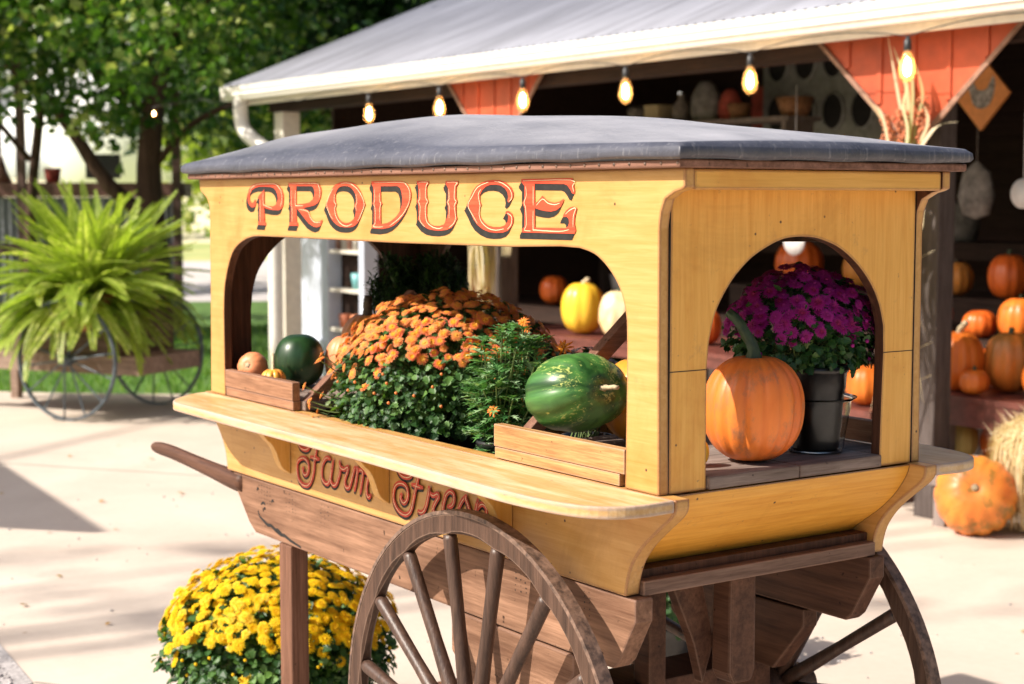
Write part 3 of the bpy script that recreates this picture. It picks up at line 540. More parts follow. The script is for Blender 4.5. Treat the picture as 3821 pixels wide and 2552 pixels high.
# wheels
wc = (1.365, .4845)
def wheel(yo, yi):
    """yo outer face, yi inner face of the rim"""
    s = 1 if yi > yo else -1; ym = (yo+yi)/2; seg = 96
    mb = MB(); lo, hi = min(yo, yi), max(yo, yi)
    ri = []
    for k in range(seg):
        a = 2*PI*k/seg; ph = ((math.degrees(a)-101.8) % 22.5)/22.5; bul = .5-abs(ph-.5)    # 0 at a spoke
        cham = .0065*min(1, bul*4)
        ri.append((a, cham))
    prof_n = 6; vs = []
    for a, c in ri:
        ca, sa = math.cos(a), math.sin(a)
        for r, y in ((.4765, lo), (.4765, hi), (.438+c, hi), (.438, hi-c), (.438, lo+c), (.438+c, lo)):
            vs.append((wc[0]+r*ca, y, wc[1]+r*sa))
    fs = [(k*6+q, ((k+1)%seg)*6+q, ((k+1)%seg)*6+(q+1)%6, k*6+(q+1)%6) for k in range(seg) for q in range(6)]
    mb.add(vs, fs); rim = wpart(cart, mb, 'wheel', M_wheel)
    mb = MB(); vs = []
    for k in range(seg):
        a = 2*PI*k/seg; ca, sa = math.cos(a), math.sin(a)
        for r, y in ((.4770, lo-.0015), (.4850, lo-.001), (.4850, hi+.001), (.4770, hi+.0015)): vs.append((wc[0]+r*ca, y, wc[1]+r*sa))
    mb.add(vs, [(k*4+q, k*4+(q+1)%4, ((k+1)%seg)*4+(q+1)%4, ((k+1)%seg)*4+q) for k in range(seg) for q in range(4)])
    spart(rim, mb, 'iron_tyre', M_iron)
    mb = MB(); yy = lambda d: yo - s*d
    prof = [(.012,.095),(.036,.095),(.038,.075),(.046,.07),(.055,.03),(.06,0),(.055,-.035),(.042,-.055),(.03,-.057)]
    seg2 = 24; vs = [(wc[0]+r*math.cos(2*PI*k/seg2), yy(d), wc[1]+r*math.sin(2*PI*k/seg2)) for r, d in prof for k in range(seg2)]
    mb.add(vs, [(i*seg2+k, i*seg2+(k+1)%seg2, (i+1)*seg2+(k+1)%seg2, (i+1)*seg2+k) for i in range(len(prof)-1) for k in range(seg2)] + [tuple(range(seg2))], 0, True)
    spart(rim, mb, 'hub', M_wheel)
    for k in range(16):
        a = math.radians(101.8 + 22.5*k); ca, sa = math.cos(a), math.sin(a)
        P = lambda r, d: (wc[0]+r*ca, ym - s*d, wc[1]+r*sa)
        mb = MB(); mb.tube([P(.05,.004), P(.12,.004), P(.25,.002), P(.40,0), P(.425,0), P(.4365,0)], [.0175,.0165,.0135,.0145,.0150,.0135], 10)
        spart(rim, mb, 'spoke', M_spoke)
    return rim
wheel(-.081, -.0545); wheel(W+.081, W+.0545)
mb = MB(); mb.tube([(wc[0], -.17, wc[1]), (wc[0], W+.17, wc[1])], .011, 10); wpart(cart, mb, 'axle_rod', M_iron)
# ------------------------------------------------------------------ pumpkins, melons
M_stemg = plain('green_stem', (.06,.09,.035), .6, nz=.5, scale=60, bmp=.4, col2=(.03,.05,.03))
M_stemt = plain('dry_stem', (.48,.38,.24), .75, nz=.3, scale=60, bmp=.4)
M_stemd = plain('dark_stem', (.12,.085,.05), .7, nz=.4, scale=60, bmp=.4)
O_bright = skin('orange_pumpkin_skin', (.78,.20,.025), (.60,.11,.015), rough=.36, blotcol=(.42,.15,.07), blot=(.62,.82))
O_deep = skin('deep_orange_pumpkin_skin', (.70,.14,.02), (.48,.075,.012), rough=.33)
O_gold = skin('golden_pumpkin_skin', (.82,.36,.04), (.70,.24,.03), rough=.36)
O_pink = skin('pinkish_orange_skin', (.80,.32,.15), (.66,.20,.08), rough=.45)
O_brown = skin('tan_orange_pumpkin_skin', (.62,.25,.045), (.48,.16,.03), rough=.42, blotcol=(.36,.16,.06))
O_field = skin('field_pumpkin_skin', (.80,.215,.035), (.64,.12,.018), rough=.42, blotcol=(.26,.13,.07), blot=(.52,.74), bmp=.4)
Y_gourd = skin('yellow_gourd_skin', (.85,.52,.04), (.80,.42,.03), rough=.3)
Y_mix = skin('yellow_orange_gourd_skin', (.85,.46,.06), (.75,.16,.03), scale=30, rough=.35)
W_warty = skin('warty_white_skin', (.80,.66,.42), (.72,.42,.16), scale=16, rough=.5, bmp=.6)
G_pale = skin('pale_yellow_squash_skin', (.76,.62,.22), (.62,.46,.14), scale=18, rough=.35)
GO_mix = skin('green_orange_pumpkin_skin', (.70,.20,.03), (.10,.10,.03), scale=5, rough=.38)
OG_mix = skin('orange_green_pumpkin_skin', (.82,.30,.05), (.76,.16,.03), scale=4, rough=.38, blotcol=(.12,.13,.03), blot=(.52, .68))
def melon_mat(name, g1, g2, yel, amt):
    m, nt, b = newmat(name)
    n1 = noise(nt, mapping(nt, (1,1,.10)), 26, 4, .6, .8); c = ramp(nt, n1, [(.35, g1), (.62, g2)])
    n2 = noise(nt, mapping(nt, (1,1,.28), (3,7,1)), 150, 4, .7, .8); n3 = noise(nt, mapping(nt, (1,1,.4), (9,1,1)), 13, 3, .6)
    mu = N(nt, 'ShaderNodeMath', operation='MULTIPLY'); nt.links.new(n2, mu.inputs[0]); nt.links.new(n3, mu.inputs[1])
    c = mix(nt, ramp(nt, mu.outputs[0], [(amt, (0,0,0)), (amt+.05, (1,1,1))]), c, yel)
    nt.links.new(c, b.inputs['Base Color']); b.inputs['Roughness'].default_value = .36; b.inputs['Specular IOR Level'].default_value = .5
    bump(nt, b, n2, .08, .001); return m
M_melon = melon_mat('speckled_melon_skin', (.012,.055,.012), (.065,.19,.04), (.40,.45,.13), .302)
M_dmelon = melon_mat('dark_melon_skin', (.006,.022,.008), (.018,.060,.018), (.42,.30,.08), .40)

def pumpkin(name, label, cat, loc, w, h, mats, ribs=12, depth=.10, stem=None, group=None, rot=(0,0,0), warts=0, taper=0, dent=.16, segs=72, lean=0, seed=0):
    """loc = where it rests. stem = (height, radius, bend x, bend y, material) ; body and stem are separate meshes"""
    rr = random.Random(seed or hash(name+str(round(loc[0],2))) % 999)
    root = thing(name, label, cat, loc, group=group, rot=rot)
    R, H = w/2, h/2; mb = MB(); prof = []
    n = 26
    for i in range(n+1):
        ph = -PI/2 + PI*i/n; c, s_ = math.cos(ph), math.sin(ph)
        r = R*abs(c)**.82; z = H*math.copysign(abs(s_)**.92, s_)
        z -= math.copysign(dent*H*max(0, 1-(r/R)/.42)**1.5, s_)
        r *= 1 - taper*(s_*.5)
        prof.append((max(r, .0006), z + H))
    jit = [rr.uniform(.6, 1.25) for _ in range(ribs)]; ph0 = rr.uniform(0, 6)
    wart = [(rr.uniform(0, 2*PI), rr.uniform(.15, .9)*h, rr.uniform(.06, .12)) for _ in range(warts)]
    def mod(a, r, z):
        q = (a + ph0)/(2*PI)*ribs; k = int(q) % ribs; f = abs(math.cos(PI*(q % 1)))
        m = 1 - depth*jit[k]*f**7 + .012*math.sin(3*a+ph0)
        for wa, wz, ws in wart:
            da = (a-wa+PI) % (2*PI)-PI; d2 = (da*R)**2 + (z-wz)**2
            m += ws*math.exp(-d2/(.012**2*(w/.2)**2))
        return m
    mb.lathe(prof, segs, mod=mod)
    if lean: mb.v = [(x + lean*z, y, z) for x, y, z in mb.v]
    mb.build('skin', mats, root)
    if stem:
        sh_, sr_, bx, by, sm = stem; zt = 2*H - dent*H*1.0
        st = MB(); q = []
        for i in range(9):
            f = i/8; q.append((bx*f*f + lean*zt, by*f*f, zt - .004 + sh_*f))
        st.tube(q, [sr_*(1.7 - 2.4*f if f < .25 else 1.1-.25*f) for f in [i/8 for i in range(9)]], 10)
        st.v = [tuple(Vector(q[k//10]) + (Vector(v)-Vector(q[k//10]))*(1+.22*(1 if (k+k//10//2) % 2 else -1)*min(1, sr_/.006))) for k, v in enumerate(st.v)]
        st.build('stem', sm, root)
    return root

dk = 1.0887
pumpkin('gourd', 'small round pinkish orange gourd at the left end of the cart deck', 'gourd', (.100,.090,dk+.042), .079, .072, O_pink, 10, .03, (.006,.009,0,0,M_stemt), rot=(math.radians(75),0,math.radians(40)), dent=.1).location.z = dk+.040
pumpkin('gourd', 'tiny yellow and orange ribbed gourd beside the dark melon', 'gourd', (.262,.052,dk), .064, .058, Y_mix, 9, .16, (.045,.0035,-.02,.01,M_stemt))
pumpkin('melon', 'dark green round melon behind the left retaining board', 'melon', (.214,.150,dk), .130, .138, M_dmelon, 8, .012, (.004,.004,0,0,M_stemd), dent=.03)
pumpkin('pumpkin', 'tall tan orange pumpkin with long dark stem behind the dark melon', 'pumpkin', (.192,.365,dk), .152, .182, O_brown, 16, .07, (.065,.011,.004,.0,M_stemd))
pumpkin('pumpkin', 'salmon pink pumpkin tucked between dark melon and sloping rail', 'pumpkin', (.268,.262,dk), .118, .134, O_pink, 14, .06, (.02,.008,0,0,M_stemt))
wm = pumpkin('watermelon', 'large speckled green watermelon behind the right retaining board', 'watermelon', (1.462,.113,dk), .188, .158, M_melon, 9, .04, (.045,.0055,.005,0,M_stemt), dent=.08, rot=(0,0,0))
wm.rotation_euler = (math.radians(-8), math.radians(78), math.radians(-8)); wm.location = (1.368, .110, 1.1725+.008); wm.scale = (.82, 1.10, 1.13)
pumpkin('pumpkin', 'golden orange pumpkin with dry twisted stem behind the watermelon', 'pumpkin', (1.452,.275,dk), .165, .170, O_gold, 12, .05, (.03,.011,-.012,-.012,M_stemt))
pumpkin('pumpkin', 'big orange pumpkin with curved dark green stem under the end arch', 'pumpkin', (1.752,.292,dk), .188, .198, O_field, 16, .062, (.092,.0095,-.048,-.022,M_stemg), dent=.1, lean=.03, segs=96)
pumpkin('gourd', 'tiny bright yellow gourd half hidden by the near end post', 'gourd', (1.742,.165,dk), .050, .052, Y_gourd, 7, .12, (.012,.004,0,0,M_stemg))

# ------------------------------------------------------------------ flowers
L_mum = leafmat('mum_leaf', (.012,.045,.010), (.035,.105,.022), (.12,.24,.05), .25, .48)
L_mumd = leafmat('mum_leaf_dark', (.012,.045,.014), (.03,.085,.022), (.07,.15,.035), .2, .4)
L_mari = leafmat('marigold_leaf', (.035,.12,.035), (.11,.27,.07), (.36,.50,.30), .25, .45)
L_fern = leafmat('boston_fern_leaf', (.20,.30,.035), (.38,.48,.07), (.70,.70,.30), .45, .4, attr=.5)
L_asp = leafmat('feathery_fern_leaf', (.006,.022,.006), (.014,.045,.010), (.05,.12,.02), .2, .6)
L_stem = plain('green_flower_stem', (.14,.20,.06), .6, nz=.3)
M_pot = plain('black_plastic_pot', (.012,.012,.014), .32, nz=.3, spec=.5)
M_terra = plain('terracotta_pot', (.42,.13,.06), .7, nz=.15, bmp=.2)
P_or = petalmat('orange_mum_petal', (.86,.48,.03), (.82,.19,.095), at=.34, outer2=(.86,.38,.10))
P_orc = petalmat('yellow_lit_mum_petal', (.88,.58,.08), (.86,.46,.10), at=.4)
P_pu = petalmat('purple_mum_petal', (.30,.015,.10), (.34,.012,.20), at=.25, outer2=(.50,.04,.36))
P_ye = petalmat('yellow_mum_petal', (.86,.56,.01), (.88,.62,.01), at=.4, trans=.35)
P_ma = petalmat('marigold_petal', (.86,.34,.02), (.84,.20,.02), at=.4)
P_gr = petalmat('grey_fluffy_petal', (.42,.42,.45), (.50,.50,.54), at=.4)
def rot_to(n):
    return Vector((0,0,1)).rotation_difference(Vector(n).normalized()).to_matrix().to_4x4()
def flower_geo(mb, M, r, rr, npet=19, cup=.35, layers=4):
    if mb.rad is None: mb.rad = []
    for Ly in range(layers):
        f = 1 - Ly*.22; k = int(npet*(1-.22*Ly)); lift = .10 + cup*Ly*.75
        for q in range(k):
            a = 2*PI*(q + .5*Ly + rr.uniform(-.15,.15))/k; rl = r*f*rr.uniform(.88, 1.08); w = r*f*.125
            ca, sa = math.cos(a), math.sin(a); tx, ty = -sa, ca; li = lift*rr.uniform(.7, 1.3)
            P = lambda d, s_, z: M @ Vector((ca*d + tx*s_, sa*d + ty*s_, z))
            n = len(mb.v)
            mb.v += [tuple(P(r*.08, 0, .10*r*Ly)), tuple(P(rl*.6, w, rl*.6*li)), tuple(P(rl*1.0, w*.35, rl*li*.8 - .07*r)), tuple(P(rl*1.0, -w*.35, rl*li*.8 - .07*r)), tuple(P(rl*.6, -w, rl*.6*li))]
            mb.f.append((n, n+1, n+2, n+3, n+4)); mb.mi.append(0); mb.sm.append(False)
            mb.rad += [.05, .6*f, f, f, .6*f]
    n = len(mb.v); k = 7
    for j, (rr_, z) in enumerate(((.20, .16), (.10, .30))):
        for q in range(k): mb.v.append(tuple(M @ Vector((r*rr_*math.cos(2*PI*q/k), r*rr_*math.sin(2*PI*q/k), r*z)))); mb.rad.append(.1)
    mb.f += [(n+q, n+(q+1)%k, n+k+(q+1)%k, n+k+q) for q in range(k)] + [tuple(n+k+q for q in range(k))]
    mb.mi += [0]*(k+1); mb.sm += [False]*(k+1)
LEAF = [(0,0),(.10,.16),(.30,.24),(.24,.42),(.46,.52),(.30,.66),(.28,.84),(0,1),(-.28,.84),(-.30,.66),(-.46,.52),(-.24,.42),(-.30,.24),(-.10,.16)]
LEAFS = [(0,0),(.30,.40),(.22,.78),(0,1),(-.22,.78),(-.30,.40)]
def leaf(mb, p, d, up, l, shape=LEAF, curl=.25, wid=1.0):
    d = Vector(d).normalized(); s_ = d.cross(Vector(up));
    if s_.length < 1e-3: s_ = d.orthogonal()
    s_.normalize(); n = s_.cross(d)
    p = Vector(p)
    mb.add([p + d*(y*l) + s_*(x*l*wid) + n*(-(y*y)*curl*l + abs(x)*.25*l) for x, y in shape], [tuple(range(len(shape)))])
CAMP = Vector((3.955,-1.773,1.572))
def rand_dir(rr, zmin=-1, zmax=1):
    z = rr.uniform(zmin, zmax); a = rr.uniform(0, 2*PI); q = math.sqrt(1-z*z); return Vector((q*math.cos(a), q*math.sin(a), z))
def mum(root, c, rad, fl_mat, leaf_mat, base_z, nleaf, nfl, fr, fzmin, seed, low=-.55, lsize=.022, nstem=130, extra=None, nparts=100, petals=19, shape=LEAF, noleaf=None):
    """c dome centre, rad=(rx,ry,rz) ; everything in world coordinates under root"""
    rr = random.Random(seed); c = Vector(c); base = Vector((c.x, c.y, base_z))
    E = lambda d, s_=1: Vector((c.x + d.x*rad[0]*s_, c.y + d.y*rad[1]*s_, c.z + d.z*rad[2]*s_))
    st = MB()
    for _ in range(nstem):
        d = rand_dir(rr, low*.7, 1); e = E(d, rr.uniform(.85, .99)); m1 = base.lerp(e, .5) + Vector((0,0,.02)) + rand_dir(rr)*.012
        s0 = base + Vector((rr.uniform(-.03,.03), rr.uniform(-.03,.03), 0))
        pts = smooth_pts([tuple(s0), tuple(m1), tuple(e)], 3); st.tube(pts, [.0016,.0015,.0014,.0013,.0012,.001,.0008], 4, cap=False)
    st.build('stems', L_stem, root); 
    lf = MB(); cnt = 0
    while cnt < nleaf:
        d = rand_dir(rr, low, 1); bul = 1 + .07*math.sin(d.x*9+seed)*math.sin(d.y*8+d.z*7)
        s_ = rr.uniform(.55, 1.0)**.6*bul*(.97 if d.z > fzmin else 1.0); p = E(d, s_)
        if noleaf and noleaf(p): cnt += .2; continue
        if p.z < base_z + .01: p.z = base_z + .01 + rr.uniform(0, .02)
        out = Vector((d.x, d.y, d.z*.4 - .15)) + rand_dir(rr)*.75
        leaf(lf, p, out, d + Vector((0,0,.6)), lsize*rr.uniform(.6, 1.3), shape, .3); cnt += 1
    lf.build('foliage', leaf_mat, root)
    bd = MB()
    for _ in range(nfl//8):
        d = rand_dir(rr, fzmin-.45, fzmin+.15); p = E(d, rr.uniform(1.0, 1.06)); q = fr*.26
        bd.lathe([(.0004,-q),(q*.8,-q*.5),(q,0),(q*.7,q*.7),(.0004,q)], 8, M=Matrix.Translation(p))
    if nfl: bd.rad = [.9]*len(bd.v); bo = bd.build('buds', fl_mat, root); bo['kind'] = 'stuff'
    fl = []
    ga = PI*(3-math.sqrt(5)); tot = int(nfl*2/max(.1, 1-fzmin))
    i = 0
    for i in range(tot):
        z = 1 - 2*(i+.5)/tot
        if z < fzmin - .28: break
        if z < fzmin and rr.random() > .16*(1 - (fzmin-z)/.28): continue
        a = ga*i + rr.uniform(-.12,.12); q = math.sqrt(max(0, 1-z*z)); d = Vector((q*math.cos(a), q*math.sin(a), z + rr.uniform(-.03,.03)))
        bul = 1 + .05*math.sin(d.x*7+seed)*math.sin(d.y*6+d.z*5)
        fl.append((E(d, rr.uniform(.97, 1.07)*bul), d, fr*rr.uniform(.74, 1.14)))
    if extra:
        fl += [(Vector(p), Vector(d).normalized(), r) for p, d, r in extra]
        xs = MB()
        for p, d, r in extra:
            p = Vector(p); q0 = Vector((c.x, c.y, c.z)).lerp(p, .55); q0.z -= .03; xs.tube(smooth_pts([tuple(q0), tuple(q0.lerp(p, .6) - Vector((0,0,.012))), tuple(p)], 4), .0014, 5, cap=False)
            for _ in range(4): leaf(xs, q0.lerp(p, rr.uniform(.4,.9)), rand_dir(rr), (0,0,1), lsize, shape)
        o = xs.build('stray_stems', L_stem, root); o['kind'] = 'stuff'
    vis = sorted(fl, key=lambda f: (f[0]-CAMP).length - 2.0*max(-.2, (CAMP-f[0]).normalized().dot(f[1].normalized()))*rad[0])
    protos = []
    for q in range(4 if vis else 0):
        mb = MB(); flower_geo(mb, Matrix(), 1.0, random.Random(seed*10+q), petals, .35 + .12*q); me = mb.build('flower', fl_mat, root); protos.append(me)
    used = [False]*4
    for k, (p, d, r) in enumerate(vis[:nparts]):
        q = k % 4; nrm = (d + Vector((0,0,.22 if d.z > 0 else .1)) + rand_dir(rr)*.38).normalized()
        if not used[q]: o = protos[q]; used[q] = True
        else: o = protos[q].copy(); COL.objects.link(o)
        o.parent = root; o.location = p; o.scale = (r, r, r)
        o.rotation_mode = 'XYZ'; o.rotation_euler = (rot_to(nrm) @ Matrix.Rotation(rr.uniform(0, 6), 4, 'Z')).to_euler()
    rest = vis[nparts:]
    if rest:
        mb = MB()
        for p, d, r in rest:
            nrm = (d + Vector((0,0,.22 if d.z > 0 else .1)) + rand_dir(rr)*.38).normalized()
            flower_geo(mb, Matrix.Translation(p) @ rot_to(nrm) @ Matrix.Rotation(rr.uniform(0, 6), 4, 'Z'), r, rr, petals)
        o = mb.build('flowers', fl_mat, root); o['kind'] = 'stuff'
def fixroot(root):
    """children were built in world coordinates: undo the root's placement"""
    inv = root.matrix_basis.inverted()
    for ch in root.children: ch.matrix_parent_inverse = inv
def pot(root, c, r0, r1, za, zb, mat, name='pot', rim=.006):
    mb = MB(); h = zb-za
    prof = [(.001,0),(r0,0),(r0*1.01,.004),(r0+(r1-r0)*.72,h*.72),(r0+(r1-r0)*.72+.002,h*.74),(r1,h-.012),(r1+rim*.5,h-.011),(r1+rim*.6,h),(r1-.002,h),(r1-.006,h-.02),(r1-.012,h*.8),(.001,h*.8)]
    mb.lathe([(r, z) for r, z in prof], 40, M=Matrix.Translation((c[0], c[1], za)))
    return mb.build(name, mat, root)

# orange mum in the middle bay
r1 = thing('potted_mum', 'large mound of orange chrysanthemums filling the cart\'s middle bay', 'mum', (.745,.26,.913))
pot(r1, (.775,.25), .075, .10, .913, 1.05, M_pot)
ex = [((0.590,.04,1.17),(-.3,-1,.3),.014),((0.565,.06,1.155),(-.5,-1,.4),.013),((0.560,.03,1.11),(-.5,-1,.2),.012),((0.575,-.01,1.09),(-.5,-1,.1),.011),((0.610,.0,1.20),(-.2,-1,.5),.016),((0.630,-.005,1.215),(-.2,-1,.5),.015),
      ((0.810,.005,1.155),(.2,-1,.3),.0135),((0.560,-.015,1.135),(-.5,-1,.1),.012),((0.595,-.02,1.105),(-.3,-1,.2),.010),((0.540,.03,1.07),(-.6,-.8,.2),.010),((0.590,-.01,1.065),(-.6,-.8,.1),.009)]
mum(r1, (.765,.262,1.135), (.272,.262,.213), P_or, L_mum, 1.045, 7500, 600, .0142, .38, 3, low=-.75, lsize=.0185, nstem=420, extra=ex,
    noleaf=lambda p: p.y > .5)
fixroot(r1)
# yellow-lit flowers on its left flank
# marigold plant
r2 = thing('potted_marigold', 'bushy marigold plant with lacy leaves beside the orange mum', 'marigold', (1.19,.11,.913))
pot(r2, (1.205,.107), .038, .052, .913, 1.078, M_pot)
rr = random.Random(5); st = MB(); lf = MB()
PIN = [(0,0),(.06,.2),(.30,.34),(.07,.38),(.34,.60),(.07,.60),(.24,.84),(.05,.80),(0,1.1),(-.05,.80),(-.24,.84),(-.07,.60),(-.34,.60),(-.07,.38),(-.30,.34),(-.06,.2)]
for k in range(52):
    a_ = rr.uniform(0, 2*PI); q_ = rr.random()**.5; zt = 1.30 - .11*q_*q_*rr.uniform(.2,1.6) + rr.uniform(-.03,.02); d = Vector((math.cos(a_)*q_, math.sin(a_)*q_, .6))
    if k > 36: zt -= rr.uniform(.06, .14)
    e = Vector((1.235 + d.x*.088, .125 + d.y*.09, zt)); b0 = Vector((1.215+rr.uniform(-.02,.02), .11+rr.uniform(-.02,.02), 1.05))
    m1 = b0.lerp(e, .5) + Vector((d.x*.012, d.y*.012, .01)); pts = smooth_pts([tuple(b0), tuple(m1), tuple(e)], 4); st.tube(pts, .0018, 5, cap=False); n_ = len(pts)
    for q in range(2, n_):
        for j_ in range(3 if q < n_-1 else 6):
            dd = rand_dir(rr, -.3, .5) + d*.5 + Vector((0,0,.25 if q >= n_-2 else 0)); leaf(lf, Vector(pts[q]), dd, (0,0,1), rr.uniform(.026, .046), PIN, .35, .9)
for (fx, fy, fz) in ((1.232,.245,1.262),(1.262,.045,1.148),(1.205,.16,1.318),(1.16,.2,1.30),(1.255,.24,1.238)):
    st.tube(smooth_pts([(1.2,.12,1.08),(.5*(1.2+fx)+.01,.5*(.12+fy),(1.08+fz)/2),(fx,fy,fz)], 4), .0018, 5, cap=False)
st.build('stems', L_stem, r2); lf.build('foliage', L_mari, r2)
for k, (fx, fy, fz, fr_) in enumerate(((1.232,.245,1.262,.022),(1.262,.045,1.148,.014),(1.205,.16,1.318,.014),(1.16,.2,1.30,.012),(1.255,.24,1.238,.013))):
    mb = MB(); flower_geo(mb, Matrix.Translation((fx,fy,fz)) @ rot_to((.45,-.7,.5)), fr_, rr, 9, .5, 4); mb.build('flower', P_ma, r2)
fixroot(r2)
# grey ageratum-like fluff
r3 = thing('grey_flower_plant', 'small plant with fluffy grey flower heads behind the marigold', 'flower plant', (1.16,.36,.913))
pot(r3, (1.16,.36), .04, .055, .913, 1.06, M_pot)
mum(r3, (1.165,.36,1.165), (.075,.07,.085), P_gr, L_mumd, 1.05, 260, 26, .013, .2, 9, lsize=.02, nstem=20, petals=18)
fixroot(r3)
# purple mum at the far end
r4 = thing('potted_mum', 'deep purple chrysanthemum in a black pot under the end arch', 'mum', (1.735,.475,dk))
pot(r4, (1.735,.475), .044, .058, dk+.004, 1.255, M_pot)
mum(r4, (1.693,.478,1.310), (.118,.158,.125), P_pu, L_mumd, 1.245, 1900, 230, .0155, .10, 4, low=-.65, lsize=.019, nstem=110,
    extra=[((1.79,.39,1.318),(.5,-.8,.2),.013),((1.772,.375,1.305),(.5,-.8,.1),.009),((1.80,.50,1.31),(.8,-.5,.1),.011)])
fixroot(r4)
m, nt, b = newmat('clear_plastic'); b.inputs['Base Color'].default_value = (.9,.93,.95,1); b.inputs['Roughness'].default_value = .08; b.inputs['Transmission Weight'].default_value = 1; b.inputs['IOR'].default_value = 1.2
M_clear = m
r5 = thing('clear_saucer', 'clear plastic drip saucer holding the purple mum\'s pot', 'saucer', (1.735,.475,dk))
mb = MB(); q = [(.001,.0015),(.052,.0015),(.0555,.010),(.0575,.03),(.061,.05),(.066,.085),(.0675,.100),(.0775,.106),(.0775,.1075),(.0665,.1020),(.0648,.085),(.0598,.05),(.0562,.03),(.054,.011),(.051,.003),(.001,.003)]
mb.lathe(q, 56, mod=lambda a, r, z: 1 + (.018*math.sin(a*6) if z < .08 and r > .05 else 0)); mb.build('dish', M_clear, r5)
# dark feathery fern inside, far left
r6 = thing('feathery_fern', 'dark feathery asparagus fern standing at the back of the cart', 'fern', (.235,.50,dk))
pot(r6, (.235,.515), .045, .06, dk, 1.235, M_pot)
rr = random.Random(12); lf = MB(); st = MB()
for k in range(110):
    d = rand_dir(rr, -.35, .75); e = Vector((.225 + d.x*.15, .50 + d.y*.115, 1.325 + d.z*.125)); b0 = Vector((.235,.51,1.225)); m1 = b0.lerp(e, .45) + Vector((0,0,.045))
    pts = smooth_pts([tuple(b0), tuple(m1), tuple(e)], 6); st.tube(pts, .0011, 4, cap=False)
    for q in range(3, len(pts)):
        for _ in range(9): leaf(lf, Vector(pts[q]) + rand_dir(rr)*.008, rand_dir(rr) + d*.6, (0,0,1), rr.uniform(.014,.028), LEAFS, .1, .5)
st.build('stems', L_asp, r6); lf.build('foliage', L_asp, r6); fixroot(r6)

# yellow mum on the ground beyond the leg, dark green one under the cart
r7 = thing('potted_mum', 'huge mound of bright yellow chrysanthemums on the ground behind the cart leg', 'mum', (-.315,.345,0))
pot(r7, (-.315,.345), .11, .15, 0, .175, M_terra)
mum(r7, (-.315,.345,.27), (.330,.335,.245), P_ye, L_mum, .155, 6500, 700, .0195, .26, 6, low=-.7, lsize=.028, nstem=320,
    extra=[((-.52,.06,.30),(-.4,-.9,.2),.018),((-.60,.12,.33),(-.6,-.7,.3),.016),((-.07,.12,.25),(.5,-.8,.2),.02),((-.05,.15,.17),(.5,-.8,.1),.017),((-.12,.07,.21),(.3,-.9,.1),.015)])
fixroot(r7)
r8 = thing('leafy_shrub', 'leafy dark green potted shrub standing in the cart\'s shade', 'shrub', (-.20,1.72,0))
pot(r8, (-.20,1.72), .10, .14, 0, .16, M_pot)
mum(r8, (-.20,1.72,.30), (.20,.20,.25), P_ye, L_mumd, .14, 1500, 0, .01, 1.0, 8, low=-.75, lsize=.042, nstem=60, nparts=0)
fixroot(r8)
# ------------------------------------------------------------------ ground
def concrete():
    m, nt, b = newmat('pale_concrete')
    v = mapping(nt, (1,1,1)); n1 = noise(nt, v, .9, 6, .6, .4); n2 = noise(nt, v, 26, 5, .7)
    c = ramp(nt, n1, [(.3, (.50,.41,.345)), (.7, (.61,.52,.445))])
    c = mix(nt, .5, c, ramp(nt, n2, [(.3, (.90,.89,.87)), (.7, (1.04,1.04,1.04))]), 'MULTIPLY')
    sp = noise(nt, v, 9, 6, .8); c = mix(nt, ramp(nt, sp, [(.70, (0,0,0)), (.76, (.5,.5,.5))]), c, (.33,.25,.20))
    vo = N(nt, 'ShaderNodeTexVoronoi'); vo.inputs['Scale'].default_value = 3.3; nt.links.new(v, vo.inputs['Vector'])
    c = mix(nt, ramp(nt, vo.outputs['Distance'], [(.022, (.8,.8,.8)), (.032, (0,0,0))]), c, (.30,.19,.11))
    nt.links.new(c, b.inputs['Base Color']); b.inputs['Roughness'].default_value = .85; b.inputs['Specular IOR Level'].default_value = .2
    bump(nt, b, n2, .25, .004); return m
M_conc = concrete()
M_grass_g = plain('lawn_soil', (.10,.20,.03), .9, nz=.4, scale=6, col2=(.05,.11,.02))
M_road = plain('pale_road', (.50,.46,.46), .85, nz=.08, scale=2)
M_field = plain('dry_field', (.46,.44,.17), .9, nz=.25, scale=.4, col2=(.26,.33,.10))
mb = MB(); mb.add([(-400,-200,-.03),(60,-200,-.03),(60,400,-.03),(-400,400,-.03)], [(0,1,2,3)]); struct(mb.build('ground', M_field))
mb = MB(); mb.prism([(12,-10),(12,12),(-6.8,12),(-8.17,3.64),(-8.9,2.75),(-11.5,.2),(-16,-10)], 'z', -.2, 0); struct(mb.build('concrete_apron', M_conc))
mb = MB(); mb.prism([(-6.8,12),(-8.17,3.64),(-8.9,2.75),(-11.5,.2),(-16,-10),(-24,-10),(-21,6),(-14,18)], 'z', -.15, -.012); struct(mb.build('lawn', M_grass_g))
mb = MB(); mb.prism([(-14,18),(-21,6),(-24,-10),(-42,-10),(-34,18)], 'z', -.12, -.006); struct(mb.build('road', M_road))
